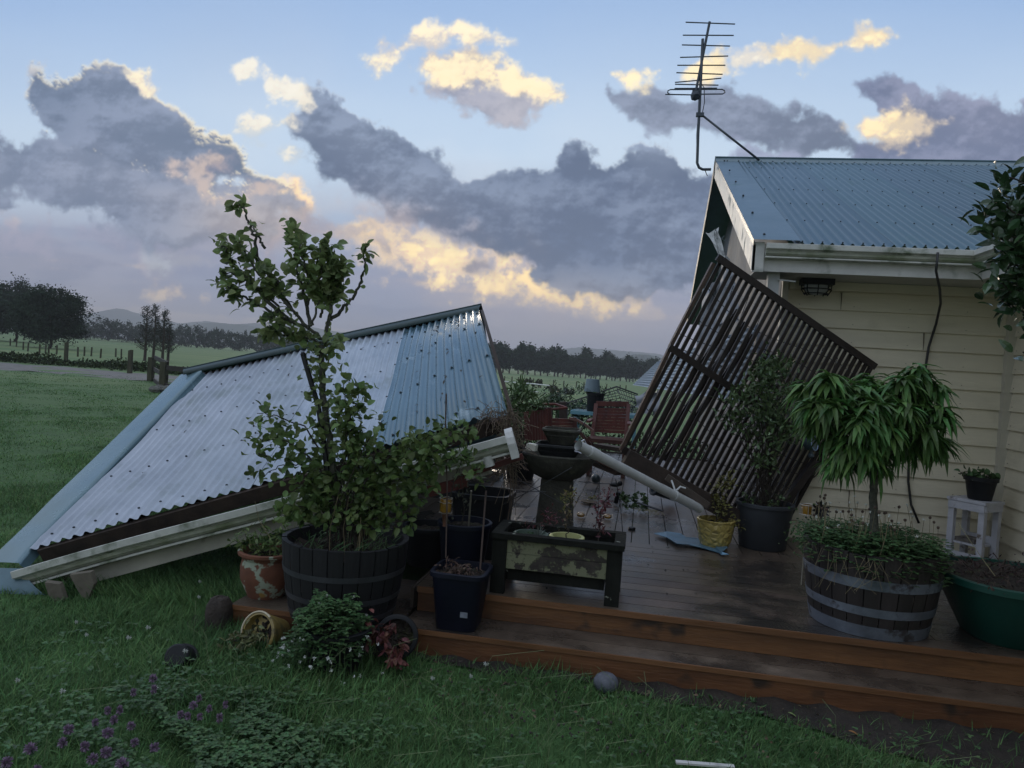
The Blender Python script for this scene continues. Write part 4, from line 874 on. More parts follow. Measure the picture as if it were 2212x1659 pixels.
# white corrugated sheet fallen behind it
b = MB(); whm = mat('white_sheet', (.52, .58, .64), .35, .1, 3, .1)
def patch_sheet(pts_px, Y0, lean, nw):
    (a, c, d_, e_) = [at(x, y, Y=yy) for x, y, yy in pts_px]; G = []
    for v in np.linspace(0, 1, 10): G.append([(a*(1-u)+c*u)*(1-v)+(e_*(1-u)+d_*u)*v+arr(0, -1, .3)*.012*math.cos(u*nw*6.283)+arr(0, -1, 0)*.05*math.sin(v*3+u*2) for u in np.linspace(0, 1, nw*6)])
    return np.array(G)
b.grid(patch_sheet([(1366, 832, 8.2), (1418, 783, 8.4), (1640, 700, 8.2), (1600, 868, 7.8)], 8, 0, 12)); tag(b.build('corrugated_sheet', whm, smooth='all'), 'crumpled white corrugated sheet showing behind the leaning trellis', 'roof sheet')
b = MB(); sheet(b, [at(1372, 852, Y=8.0), at(1430, 842, Y=8.0), at(1420, 900, Y=7.8), at(1376, 880, Y=7.9)], .05, nrm=(0, -1, 0)); tag(b.build('torn_wrap', wrap, smooth='all'), 'grey torn building wrap hanging under the white corrugated sheet', 'building wrap')

# ------------------------------------------------------------------ white downpipe
pvc = mat('white_pvc', (.56, .57, .56), .35, .12, 7, .05, spec=.6); add_patches(pvc, (.13, .14, .11), 7, .64, .74, .7)
dp = empty('downpipe', at(1270, 975, d=5.1), 'white round plastic downpipe fallen across the concrete birdbath and yellow pot', 'pipe')
p0, p1 = at(1272, 974, d=5.05), at(1512, 1099, d=5.85); ax_ = (p1-p0)/np.linalg.norm(p1-p0)
def hollow_pipe(b, p0, p1, r, th=.004, n=24):
    ax_ = (p1-p0)/np.linalg.norm(p1-p0); x = np.cross(ax_, (0, 0, 1)); x /= np.linalg.norm(x); y = np.cross(x, ax_); R = np.array([x, y, ax_]).T; L = np.linalg.norm(p1-p0)
    b.lathe([(r-th, .25), (r-th, 0), (r, 0), (r, L), (r-th, L), (r-th, L-.2)], p0, n, R)
b = MB(); hollow_pipe(b, p0, p1, .035); b.build('pipe', pvc, dp, smooth=True)
b = MB(); q = p0+(p1-p0)*.745; hollow_pipe(b, q-ax_*.012, q+ax_*.012, .041); b.tube([q+arr(0, 0, .04), q+arr(-.02, .02, .09), q+arr(-.03, .03, .11)], .007, 6); b.tube([q+arr(.01, 0, .04), q+arr(.04, .02, .07), q+arr(.08, .02, .06)], .007, 6); b.build('bracket', pvc, dp)
b = MB(); hollow_pipe(b, p0, p0+ax_*.09, .0395); b.build('socket', pvc, dp, smooth=True)

# ------------------------------------------------------------------ plants and pots: helpers
leafA = mat('pear_leaf', (.20, .27, .105), .5, .35, 6, 0, island=.38, trans=.38, spec=.4)
leafR = mat('rose_leaf', (.14, .21, .068), .5, .35, 6, 0, island=.42, trans=.35, spec=.4)
leafP = mat('peach_leaf', (.085, .19, .045), .5, .3, 6, 0, island=.45, trans=.25, spec=.4)
leafB = mat('bay_leaf', (.085, .14, .052), .4, .3, 6, 0, island=.35, trans=.15, spec=.5)
leafC = mat('clover_leaf', (.068, .145, .048), .6, .3, 6, 0, island=.4, trans=.2)
leafY = mat('yellow_leaf', (.20, .19, .05), .55, .3, 6, 0, island=.35, trans=.2)
leafM = mat('maroon_leaf', (.13, .03, .035), .5, .4, 6, 0, island=.5, trans=.15)
leafD = mat('dark_glossy_leaf', (.042, .085, .036), .25, .3, 6, 0, island=.4, trans=.1, spec=.6)
lichenbark = mat('lichen_bark', (.10, .10, .075), .9, .5, 40, .8, col2=(.03, .03, .024))
twigm = mat('dark_twig', (.045, .035, .026), .8, .4, 20, .4)
drygrass = mat('dry_stalk', (.24, .20, .11), .8, .3, 10, 0, island=.3)
petal = mat('white_petal', (.62, .64, .60), .7, .1, 10, 0)
potsoil = mat('pot_soil', (.032, .022, .015), .95, .5, 25, 1., 80, col2=(.010, .008, .006))
add_patches(potsoil, (.05, .055, .02), 14, .54, .66)
def branch(b, pts, r0_, r1_, m=0, n=6, wob=.008):
    P = np.array(pts); k = max(6, len(P)*5); t = np.linspace(0, len(P)-1, k); i = np.minimum(t.astype(int), len(P)-2); f = (t-i)[:, None]
    Q = P[i]*(1-f)+P[i+1]*f+np.concatenate([np.zeros((1, 3)), rng.normal(size=(k-1, 3))*wob]); b.tube(Q, np.linspace(r0_, r1_, k), n, m); return Q
def leafy(b, Q, n, L, Wd, spread=.03, up=.3, start=.2, m=0, curl=.35, rows=None, zmin=-1):
    k = len(Q); i = rng.uniform(start*(k-1), k-1, n); j = np.minimum(i.astype(int), k-2); f = (i-j)[:, None]
    P = Q[j]*(1-f)+Q[j+1]*f+rng.normal(size=(n, 3))*spread
    ok = P[:, 2] > zmin; P = P[ok]; j = j[ok]; n = len(P)
    D = rdir(n, up)+(Q[j+1]-Q[j])/np.linalg.norm(Q[j+1]-Q[j], axis=1)[:, None]*.5
    kw = {} if rows is None else {'rows': rows}
    b.leaves(P, D, rdir(n, 1.2), L*rng.uniform(.6, 1.2, n), Wd*rng.uniform(.7, 1.2, n), rng.uniform(.1, .1+curl*2, n), m, **kw)
ROUND = ((0, .05), (.2, .75), (.5, 1.), (.8, .72), (1, .12))
LONG = ((0, .15), (.2, .8), (.45, 1.), (.75, .7), (1, .03))
def blob_leaves(b, c, r_, n, L, Wd, up=.2, m=0, rows=ROUND, curl=.3):
    P = np.array(c)+rng.normal(size=(n, 3))*np.array(r_)*.5; b.leaves(P, rdir(n, up), rdir(n, 1.5), L*rng.uniform(.6, 1.2, n), Wd*rng.uniform(.6, 1.2, n), curl, m, rows=rows)
def pot_profile(rb, rt, h, th=.012, rim=.012, rimh=.03, belly=None):
    o = [(.001, 0), (rb*.96, 0), (rb, .008)]
    o += belly if belly else []
    o += [(rt-.001, h-rimh), (rt+rim, h-rimh+.003), (rt+rim, h-.003), (rt+rim-.004, h), (rt-th, h), (rt-th-.004, h-.05), (.001, h-.055)]
    return o
def pot(name, c, rb, rt, h, m, label, cat='pot', group=None, soilz=.04, R=None, sq=0., n=36, belly=None, rim=.012, rimh=.03, soil_on=True, th=.012):
    root = empty(name, c, label, cat, group)
    b = MB(); b.lathe(pot_profile(rb, rt, h, th, rim, rimh, belly), c, n, R, sq=sq); b.build('shell', m, root, smooth=True)
    if soil_on:
        b = MB(); cc = np.array(c)+(np.array(R)@arr(0, 0, h-soilz) if R is not None else arr(0, 0, h-soilz)); b.disc(cc, (rt-th)*(1.0 if not sq else 1.05), 28, 0, .012, R); b.build('soil', potsoil, root)
    return root
def barrel(c, rb, rt, h, hoops, wood, hoopm, label):
    root = empty('half_barrel', c, label, 'planter barrel'); c = np.array(c); nS = 26; b = MB()
    rr_ = lambda z: rb+(rt-rb)*(z/h)+.018*math.sin(math.pi*min(1, z/h*.75))
    for i in range(nS):
        a0, a1 = (i+.03)/nS*2*math.pi, (i+.97)/nS*2*math.pi; zt = h+random.uniform(-.006, .004); G = []
        for z in list(np.linspace(0, zt, 8)): G.append([c+arr(rr_(z)*math.cos(a), rr_(z)*math.sin(a), z) for a in np.linspace(a0, a1, 4)])
        G += [[c+arr((rr_(zt)-.028)*math.cos(a), (rr_(zt)-.028)*math.sin(a), zt) for a in np.linspace(a0, a1, 4)], [c+arr((rr_(z2)-.028)*math.cos(a), (rr_(z2)-.028)*math.sin(a), z2) for z2 in (zt-.12,) for a in np.linspace(a0, a1, 4)]]
        b.grid(np.array(G))
    b.build('staves', wood, root)
    for z0_, z1_ in hoops:
        b = MB(); b.lathe([(rr_(z0_)+.001, z0_), (rr_(z0_)+.004, z0_), (rr_(z1_)+.004, z1_), (rr_(z1_)+.001, z1_)], c, 64); b.build('hoop', hoopm, root, smooth=True)
    b = MB(); b.disc(c+arr(0, 0, h-.07), rt-.025, 36, 0, .022, rings=10); b.build('soil', potsoil, root)
    return root

# ------------------------------------------------------------------ left barrel with tree and roses
BL = at(748, 1330, z=ZS); BLc = arr(at(748, 1170, Y=4.08)[0], 4.08, ZS)
bwood = mat('black_stave', (.011, .011, .013), .75, .4, 5, .4, stretch=(1, 1, .2), island=.3)
hoopd = mat('dark_hoop', (.075, .078, .088), .42, .3, 6, .2, metal=.4)
barrel(BLc, .295, .35, .445, [(.03, .06), (.13, .16), (.27, .30)], bwood, hoopd, 'black half barrel planter on the low step holding a tree and roses')
zs = ZS+.39
T4 = lambda x, y, dd=0: at(x, y, d=4.22+dd)
st = MB(); st.tube([T4(718, 1115), T4(700, 960), T4(688, 880), T4(655, 768)], [.017, .017, .016, .015], 8); st.ball(T4(655, 766), .017, 8)
tag(st.build('tree_stake', mat('black_stake', (.016, .016, .018), .6, .3, 9, .4)), 'black leaning stake tied beside the pear trunk in the left barrel', 'stake')
pear = empty('pear_tree', (BLc[0], BLc[1], zs), 'small sparse pear tree growing from the left barrel, its crown against the sunset', 'tree')
loc = lambda pts, s=.03: [at(432+.2709*x, 414.8+.2709*y, d=4.22+random.uniform(-s, s)*min(1, i*.6)*3) for i, (x, y) in enumerate(pts)]
tb = MB(); tq = branch(tb, [T4(730, 1140), T4(722, 1050), T4(712, 950), T4(700, 880), T4(694, 800), T4(696, 745)], .022, .016, n=8, wob=.004)
brs = [[(1010, 1190), (870, 1090), (700, 900), (560, 760), (400, 560), (330, 430), (310, 380)], [(870, 1090), (730, 1030), (600, 980), (400, 860), (290, 820), (220, 750), (150, 710)], [(620, 960), (420, 750), (260, 560), (210, 450), (140, 420)],
       [(640, 740), (460, 520), (430, 340), (390, 240), (350, 130), (310, 90)], [(520, 450), (440, 320), (400, 230)], [(880, 1070), (840, 850), (780, 640), (740, 360), (690, 270)], [(900, 1060), (940, 850), (970, 640), (960, 450)], [(1000, 1190), (1050, 900), (1040, 700), (1010, 520), (1030, 420)],
       [(1040, 1020), (1130, 940), (1240, 820), (1290, 700), (1310, 600), (1320, 450)], [(1000, 1200), (800, 1150), (650, 1050), (560, 1000)], [(860, 1190), (640, 1130), (500, 1100)], [(940, 760), (1020, 640), (1080, 560)], [(960, 1000), (1020, 830), (1120, 780)], [(740, 950), (650, 800), (560, 700), (500, 560)], [(860, 900), (880, 750), (800, 500), (790, 400)], [(1050, 850), (1110, 700), (1090, 560)], [(930, 850), (1000, 740), (1100, 640)], [(700, 1000), (560, 850), (380, 680), (180, 640)]]
tl = MB(); dens = [110, 100, 75, 24, 8, 120, 130, 150, 20, 80, 60, 60, 60, 85, 110, 80, 80, 70]
for p, n_ in zip(brs, dens):
    q = branch(tb, loc(p), .0115 if len(p) > 4 else .008, .0035, wob=.005)
    if p[-1] in ((310, 90), (1320, 450)):
        leafy(tl, q[-5:], 16, .072, .036, .014, .3, 0); leafy(tl, q, 5, .05, .024, .01, .3, .3)
    else: leafy(tl, q, int(n_*.72), .068, .042, .024, .35, .25)
leafy(tl, q, 1, .05, .02)
leafy(tl, tq[-22:], 200, .055, .038, .055, .2, 0); blob_leaves(tl, T4(690, 745), (.16, .10, .10), 60, .06, .042, .2)
# lichen tufts on the bark
for p in brs[:9]:
    q = np.array(loc(p, .0)); 
tb.build('trunk', lichenbark, pear, smooth=True)
tl.build('crown', leafA, pear)
rose = empty('rose_bush', (BLc[0]+.03, BLc[1], zs), 'spreading round-leaved rose bush filling the left black barrel and its trunk', 'bush')
l2 = lambda pts, s=.07: [at(466.6+.3126*x, 829.5+.3126*y, d=4.2+random.uniform(-s, s)*min(1, i*.7)) for i, (x, y) in enumerate(pts)]
rb_ = MB(); rl = MB()
for p, n_ in [([(880, 1050), (800, 750), (600, 560), (450, 560), (330, 630)], 62), ([(850, 800), (700, 560), (500, 400), (380, 400), (240, 370)], 70), ([(860, 700), (640, 300), (420, 230), (290, 200)], 46), ([(880, 900), (950, 600), (1050, 400), (1170, 250)], 62),
              ([(900, 900), (1050, 650), (1250, 450), (1400, 400), (1500, 340)], 84), ([(900, 950), (1100, 720), (1300, 650), (1480, 700)], 110), ([(880, 950), (1100, 850), (1280, 800), (1400, 770)], 95), ([(880, 1000), (700, 850), (560, 850), (450, 920)], 90), ([(900, 1000), (1100, 950), (1300, 950)], 70), ([(850, 900), (760, 700), (620, 640)], 90),
              ([(900, 950), (1000, 600), (950, 400), (900, 200), (880, 0)], 150), ([(900, 900), (880, 600), (900, 350), (960, 150), (990, 40)], 90), ([(920, 950), (1000, 750), (1150, 600), (1300, 520)], 120), ([(880, 980), (800, 850), (700, 780), (580, 760)], 90), ([(1250, 560), (1420, 420), (1600, 360), (1740, 350)], 46), ([(1300, 650), (1500, 560), (1650, 500), (1780, 520)], 44), ([(1300, 620), (1450, 500), (1560, 440)], 50), ([(900, 980), (980, 880), (1080, 800), (1180, 760)], 90), ([(870, 1000), (780, 920), (660, 920), (600, 960)], 50)]:
    q = branch(rb_, l2(p), .006, .002, wob=.006, n=5); leafy(rl, q, int(n_*1.3), .053, .043, .042, .2, .2, rows=ROUND, zmin=.68)
for k in range(26):
    p = [at(475+random.uniform(380, 470)*1, 1150, d=4.25)]*1
    b0 = BLc+arr(random.uniform(-.08, .1), random.uniform(-.1, .1), .39); rb_.tube([b0, b0+arr(random.uniform(-.1, .1), random.uniform(-.1, .1), .3), b0+arr(random.uniform(-.2, .2), random.uniform(-.15, .15), .62)], [.006, .004, .0015], 5)
rb_.build('stems', twigm, rose, smooth=True); rl.build('foliage', leafR, rose)
b = MB()
for (x, y) in [(560, 920), (552, 935), (570, 950), (566, 965), (560, 980), (575, 985), (590, 988), (548, 920)]: b.ball(at(x, y, d=4.15), .006, 6); b.tube([at(x, y, d=4.15), at(x+18, y+6, d=4.17)], .0012, 3)
b.build('rose_hips', twigm, rose)
b = MB()
for k in range(170):
    a = random.uniform(0, 6.28); r_ = .3*math.sqrt(random.random()); p = BLc+arr(r_*math.cos(a), r_*math.sin(a), .385); L = random.uniform(.04, .14); dx, dy = random.uniform(-.6, .6), random.uniform(-.7, .4)
    b.leaves([p], [(dx, dy, .9)], [(dy, -dx, .1)], L, .005, .7)
for k in range(12):
    p = BLc+arr(random.uniform(-.02, .16), random.uniform(-.2, .1), .38); b.tube([p, p+arr(random.uniform(-.02, .02), 0, .15), p+arr(random.uniform(-.04, .04), 0, random.uniform(.2, .33))], .002, 4, 1)
tag(b.build('weed_tuft', [leafC, drygrass]), 'weeds and dry stalks growing in the soil of the left black barrel', 'weeds', kind='stuff')

# terracotta pot
terra = mat('terracotta', (.17, .065, .035), .85, .3, 6, .3); add_patches(terra, (.30, .34, .26), 9, .56, .60, .95, 3); add_patches(terra, (.32, .19, .05), 5, .66, .68, .95, 2)
c = arr(-2.19, 4.20, ZS)
tp = pot('terracotta_pot', c, .112, .166, .28, terra, 'lichen-spotted round terracotta pot at the left end of the low step', rim=.012, rimh=.022, belly=[(.132, .05), (.157, .11), (.160, .18), (.150, .23)])
def stems_plant(name, c, label, spec, lm, sm=twigm, cat='plant', group=None):
    """spec: list of (list of points, leaves, L, W, spread)"""
    root = empty(name, c, label, cat, group); a, f = MB(), MB()
    for pts, n_, L, Wd, sp in spec:
        q = branch(a, pts, .004, .0015, n=5, wob=.004); leafy(f, q, n_, L, Wd, sp, .5, .3, rows=LONG)
    a.build('stems', sm, root); f.build('foliage', lm, root); return root
zr = c[2]+.25
stems_plant('leafy_plant', (c[0], c[1], zr), 'low bright green leafy plant growing in the terracotta pot', [([arr(c[0]+dx*.3, c[1]+dy*.3, zr), arr(c[0]+dx, c[1]+dy, zr+h_)], 30, .05, .017, .03) for dx, dy, h_ in [(-.14, -.05, .12), (-.08, .04, .14), (0, 0, .12), (.07, -.04, .13), (.12, .02, .10), (-.04, -.09, .08), (.04, .08, .14), (-.18, -.08, .09)]], leafR)
b = MB(); q = [arr(c[0]+.04, c[1]-.05, zr-.02), arr(c[0]+.03, c[1]-.05, zr+.12), arr(c[0]-.05, c[1]-.05, zr+.22), arr(c[0]-.08, c[1]-.05, zr+.33)]; b.tube(q, [.003, .003, .002, .001], 5); tag(b.build('dry_stalk', drygrass), 'thin dry stalk rising out of the terracotta pot', 'stalk')
# rounded stone block at the step end
c = at(478, 1362, z=0); b = MB(); b.lathe([(.001, .0), (.060, .0), (.070, .03), (.070, .13), (.064, .17), (.045, .205), (.015, .215), (.001, .216)], arr(-2.335, 3.93, -.01), 24, sq=3., jit=.006)
tag(b.build('stone_block', mat('brown_stone', (.055, .042, .034), .95, .5, 14, 1.), smooth=True), 'rounded brown stone block standing against the left end of the low step', 'stone block')
# overturned pots on the lawn in front of the step
mustard = mat('mustard_glaze', (.33, .24, .07), .4, .3, 7, .15, spec=.6); add_patches(mustard, (.10, .09, .05), 6, .55, .66)
def tilt_to(dv_):
    d = arr(*dv_); d /= np.linalg.norm(d); x = np.cross((0, 0, 1), d); x /= np.linalg.norm(x)+1e-9; return np.array([x, np.cross(d, x), d]).T
R = tilt_to((-.25, -.93, .28)); c = at(592, 1408, z=0.0); c = arr(*(at(606, 1366, Y=3.90)))
bp_ = pot('broken_pot', c, .075, .108, .19, mustard, 'cracked mustard yellow pot lying on its side below the low step', R=R, soilz=.05, rim=.004, rimh=.02)
b = MB(); e = c+R@arr(0, 0, .192); b.tube([e+R@arr(.112*math.cos(a), .112*math.sin(a), 0) for a in np.linspace(1.0, 5.6, 24)], .0055, 6); b.build('pale_rim', mat('pale_glaze', (.55, .48, .34), .4, .1, 5, 0), bp_, smooth=True)
stems_plant('creeping_plant', (e[0], e[1], .02), 'yellowish leafy plant spilling from the cracked mustard pot', [([e+arr(0, 0, -.02), e+arr(dx*.6, -.05, dz*.4), e+arr(dx, -.12, dz)], 26, .045, .017, .022) for dx, dz in [(-.11, -.07), (-.05, -.09), (.02, -.08), (.06, .0), (-.08, -.01), (-.16, -.10), (0, .03)]], mat('olive_leaf', (.11, .12, .04), .6, .3, 6, 0, island=.35))
c = arr(at(725, 1400, Y=3.64)[0], 3.64, 0.)
cp_ = pot('clover_pot', c, .13, .175, .24, blk, 'dark pot overgrown with clover on the ground in front of the left barrel')
b = MB(); P = c+arr(0, 0, .24)+rng.normal(size=(1500, 3))*arr(.12, .09, .055); dd_ = rdir(1500, .25); P = c+arr(-.03, -.05, .20)+dd_*arr(.19, .17, .19)*rng.uniform(.75, 1.08, (1500, 1))*(1+.22*np.sin(dd_[:, :1]*7+dd_[:, 1:2]*4)*np.sin(dd_[:, 2:3]*6)); P[:, 2] = np.maximum(P[:, 2], .05)
for k in range(3): a = k*2.094; D = rdir(1500, .1); Pk = P; D[:, 0] = np.cos(a+P[:, 0]*90); D[:, 1] = np.sin(a+P[:, 0]*90); D[:, 2] = rng.uniform(-.2, .3, 1500); b.leaves(Pk, D, (0, 0, 1), .019, .016, .1, 0, rows=ROUND)
hang = []
for k in range(40):
    a = random.uniform(2.6, 6.2); L = random.uniform(.02, .24)*(1 if random.random() < .7 else .2); p0_ = c+arr(.1*math.cos(a), .1*math.sin(a), .24); p1_ = c+arr(.2*math.cos(a)*1.1, .19*math.sin(a), .20); p2_ = c+arr((.2+L*.35)*math.cos(a), (.18+.05)*math.sin(a), max(.04, .20-L)); b.tube([p0_, p1_, p2_], .0015, 4, 0); hang.append(p2_+arr(random.uniform(-.05, .05), random.uniform(-.06, .02), random.uniform(-.02, .06)))
b.build('clover_foliage', leafC, cp_)
b = MB()
for p in hang+[P[i] for i in range(20)]: 
    n_ = 9; b.leaves(np.repeat([p], n_, 0), rdir(n_, .3), rdir(n_), .012, .006, .2)
tag(b.build('clover_flowers', petal, cp_), kind='stuff')
R = tilt_to((.15, -.85, .25)); c = arr(at(858, 1410, Y=3.90)[0], 3.92, .12); rp_ = pot('tipped_pot', c, .075, .105, .13, blk, 'black pot tipped over under the step with red autumn leaves spilling out', R=R)
rl_ = mat('autumn_leaf', (.17, .055, .045), .6, .4, 6, 0, island=.45, trans=.1)
e = c+R@arr(0, 0, .16); root = empty('maple_seedling', (e[0], e[1], .01), 'drooping red and orange autumn-leaved plant hanging from the tipped black pot', 'plant'); b = MB(); a_ = MB()
for k in range(11):
    t = e+arr(random.uniform(-.14, .08), random.uniform(-.14, -.03), random.uniform(-.10, .08)); branch(a_, [e, (e+t)/2+arr(0, -.02, .02), t], .003, .0015, n=4); n_ = 12; b.leaves(np.repeat([t], n_, 0)+rng.normal(size=(n_, 3))*.02, rdir(n_, -.8), rdir(n_, .8), .055*rng.uniform(.6, 1.1, n_), .024, .5)
a_.build('stems', twigm, root); b.build('foliage', rl_, root)
c = at(405, 1436, z=0); R = tilt_to((.15, -.75, .45)); b = MB(); b.lathe([(.001, 0), (.055, 0), (.075, .01), (.062, .09), (.058, .10), (.001, .10)], arr(c[0], c[1]+.04, .035), 28, R)
b = MB(); b.lathe([(.001, .105), (.052, .105), (.060, .098), (.066, .012), (.076, .010), (.076, -.004), (.06, -.004)], arr(c[0], c[1]-.04, .045), 28, R); tag(b.build('upturned_pot', blk, smooth=True), 'small black plastic pot lying upturned alone in the lawn', 'pot')
c = at(1307, 1498, z=0); b = MB(); b.ball(arr(c[0], c[1]+.03, .045), .062, 20, sq=(1.05, 1, .85), jit=.03); tag(b.build('stone_ball', mat('blue_grey_stone', (.13, .14, .17), .55, .4, 14, .3), smooth=True), 'round blue-grey stone ball on the soil in front of the step', 'stone')
a, c = at(1460, 1646, z=.05), at(1586, 1656, z=.05); b = MB(); b.beam(a, c, .022, .008); tag(b.build('white_strip', white), 'white plastic strip lying in the grass at the bottom edge of the photo', 'strip')

# ------------------------------------------------------------------ blue pots
navy = mat('navy_plastic', (.006, .008, .019), .5, .3, 6, .05, spec=.3)
c = arr(at(1000, 1200, Y=4.52)[0], 4.52, ZD); pb = pot('tall_blue_pot', c, .125, .162, .36, navy, 'tall round navy blue pot behind the square blue pot', rim=.010, rimh=.03, th=.008)
zr = c[2]+.32
stems_plant('spindly_plant', (c[0], c[1], zr), 'spindly dark-leaved plant climbing out of the tall round blue pot', [([arr(c[0]-.02, c[1], zr), arr(c[0]-.01, c[1], zr+.12), arr(c[0]-.03, c[1], zr+.24), arr(c[0]-.06, c[1]+.02, zr+.36)], 60, .03, .014, .035), ([arr(c[0]-.10, c[1], zr), arr(c[0]-.11, c[1]-.03, zr+.05)], 16, .03, .02, .02)], mat('dusty_leaf', (.055, .06, .035), .7, .3, 6, 0, island=.3))
b = MB(); b.tube([arr(c[0]+.035, c[1]-.05, zr-.05), at(1018, 1060, d=4.45)], .006, 6); tag(b.build('bamboo_stake', mat('pale_stake', (.22, .20, .16), .7, .3, 20, .2)), 'pale bamboo stake standing in the tall round blue pot', 'stake', 'stakes in the blue pots')
b = MB(); b.tube([at(963, 1205, d=4.22), at(966, 1060, d=4.24), at(962, 930, d=4.28), at(964, 850, d=4.3)], .0045, 6); tag(b.build('thin_stake', mat('brown_stake', (.09, .06, .05), .7, .3, 20, .2)), 'thin brown upright stake left of the amber lamp', 'stake', 'stakes in the blue pots')
b = MB(); b.tube([at(1037, 1232, d=4.3), at(1050, 1060, d=4.38)], .006, 6); tag(b.build('leaning_stake', MATS['brown_stake']), 'brown stake leaning out of the square blue pot', 'stake', 'stakes in the blue pots')
# climbing shoot on the thin stake
stems_plant('climbing_shoot', at(960, 1100, d=4.3), 'pale green climbing shoot twining up the thin stake before the gutter', [([at(963, 1100, d=4.3), at(990, 1010, d=4.3), at(1010, 960, d=4.3), at(985, 905, d=4.3)], 46, .045, .02, .03), ([at(975, 1040, d=4.3), at(1030, 1010, d=4.3), at(1045, 1040, d=4.3)], 20, .045, .02, .022), ([at(985, 950, d=4.3), at(950, 905, d=4.32)], 14, .045, .02, .02)], leafR)
c = arr(-.945, 4.115, ZS); ps = pot('square_blue_pot', c, .115, .150, .33, navy, 'square navy blue pot with dead plant on the low step', sq=6., rim=.012, rimh=.03, th=.008)
b = MB(); sp = at(1000, 1303, d=4.02); b.box(arr(sp[0]-.01, c[1]-.137, .255), (.042, .002, .030), rotm(-4, 0, 0)); b.build('sticker', mat('grey_sticker', (.20, .22, .26), .6, .3, 60, 0), ps)
dead = mat('dead_foliage', (.12, .075, .055), .85, .4, 10, 0, island=.4)
b = MB(); e = c+arr(-.03, 0, .31); blob_leaves(b, e, (.10, .07, .05), 160, .035, .013, .4, rows=LONG, curl=.8); tag(b.build('dead_leaves', dead), kind='stuff', label='withered brown plant in the square blue pot', cat='plant')
# amber lamp on its holder
amber = mat('amber_glass', (.45, .24, .03), .12, .2, 6, 0, spec=.8); b_ = amber.node_tree.nodes['Principled BSDF']; b_.inputs['Transmission Weight'].default_value = .45
ac = at(962, 1105, d=4.28); amb = empty('amber_lamp', arr(ac[0], ac[1], ac[2]-.07), 'small amber glass torch lamp with wire cage over the tall blue pot', 'lamp')
b = MB(); b.lathe([(.014, -.005), (.032, .0), (.034, .07), (.032, .075)], ac, 20); b.build('glass', amber, amb, smooth=True)
b = MB(); b.lathe([(.012, -.085), (.010, -.08), (.020, -.006), (.022, .0)], ac, 16); b.build('cone', mat('copper_cone', (.16, .07, .045), .4, .3, 9, .1, metal=.4), amb, smooth=True)
b = MB()
for zz in (-.004, .055, .078): b.tube([ac+arr(.037*math.cos(a), .037*math.sin(a), zz+.003*math.sin(a*5)) for a in np.linspace(0, 6.28, 24)], .0018, 4)
b.build('wire_ring', mat('pale_wire', (.45, .42, .36), .4, .2, 10, 0, metal=.5), amb)
# dark bin, red board behind
c = arr(at(1050, 1100, Y=5.1)[0]-.03, 5.15, ZD); b = MB(); b.lathe([(.001, 0), (.16, 0), (.205, .42), (.215, .42), (.215, .45), (.19, .45), (.15, .05), (.001, .05)], c, 32, sq=5.); bn = tag(b.build('storage_bin', blk, smooth=True), 'tall black plastic bin in the gloom under the broken gutter', 'bin')
b = MB(); b.beam(at(925, 1062, d=4.7), at(1010, 1040, d=4.75), .02, .07); tag(b.build('red_board', MATS['red_stain']), 'red stained board behind the climbing shoot under the gutter', 'board')
c = arr(at(925, 1150, Y=4.75)[0], 4.75, ZD); pot('black_tub', c, .13, .16, .26, blk, 'black tub half hidden between the left barrel and the tall blue pot')

# ------------------------------------------------------------------ lichen planter box
pw = mat('mossy_black_timber', (.014, .015, .012), .95, .5, 7, .6, stretch=(1, 1, .4), spec=.2); add_patches(pw, (.28, .29, .24), 8, .665, .69, .95, 4)
lich = mat('lichen_panel', (.055, .045, .038), .9, .4, 8, .6); add_patches(lich, (.185, .19, .115), 5.5, .455, .475, .95, 12); add_patches(lich, (.10, .11, .06), 40, .56, .66, .95, 4)
F0, F1 = at(1066, 1152, Y=4.29), at(1346, 1178, Y=4.29); zt = (F0[2]+F1[2])/2; x0_, x1_ = F0[0], F1[0]; yf, yb2 = 4.285, 4.285+.37
pbx = empty('planter_box', ((x0_+x1_)/2, 4.4, ZD), 'black mossy wooden planter box with lichen-covered front panel on the deck edge', 'planter box')
zt = (F0[2]+F1[2])/2
for (x, y) in ((x0_+.04, yf+.03), (x1_-.045, yf+.03), (x0_+.04, yb2-.03), (x1_-.045, yb2-.03)):
    b = MB(); b.box((x, y, (ZD+zt-.03)/2), (.085, .05, zt-.03-ZD)); b.build('leg', pw, pbx)
for nm, c_, s_ in (('front_panel', ((x0_+x1_)/2, yf+.030, zt-.075), (x1_-x0_-.17, .022, .072)), ('front_panel', ((x0_+x1_)/2, yf+.027, zt-.160), (x1_-x0_-.17, .022, .092)), ('back_panel', ((x0_+x1_)/2, yb2-.03, zt-.12), (x1_-x0_-.17, .022, .17)), ('side_panel', (x0_+.02, (yf+yb2)/2, zt-.12), (.022, .26, .17)), ('side_panel', (x1_-.025, (yf+yb2)/2, zt-.12), (.022, .26, .17)), ('base', ((x0_+x1_)/2, (yf+yb2)/2, zt-.245), (x1_-x0_-.19, .27, .075))):  # base made deeper so its dark timber fills in the shadow under the panels
    b = MB(); b.box(c_, s_); b.build(nm, lich if nm == 'front_panel' else pw, pbx)
for c_, s_ in ((((x0_+x1_)/2, yf+.02, zt-.013), (x1_-x0_+.02, .065, .032)), (((x0_+x1_)/2, yb2-.02, zt-.013), (x1_-x0_+.02, .065, .032)), ((x0_+.02, (yf+yb2)/2, zt-.0125), (.065, yb2-yf-.11, .030)), ((x1_-.02, (yf+yb2)/2, zt-.0125), (.065, yb2-yf-.11, .030))):
    b = MB(); b.box(c_, s_); b.build('top_rail', pw, pbx)
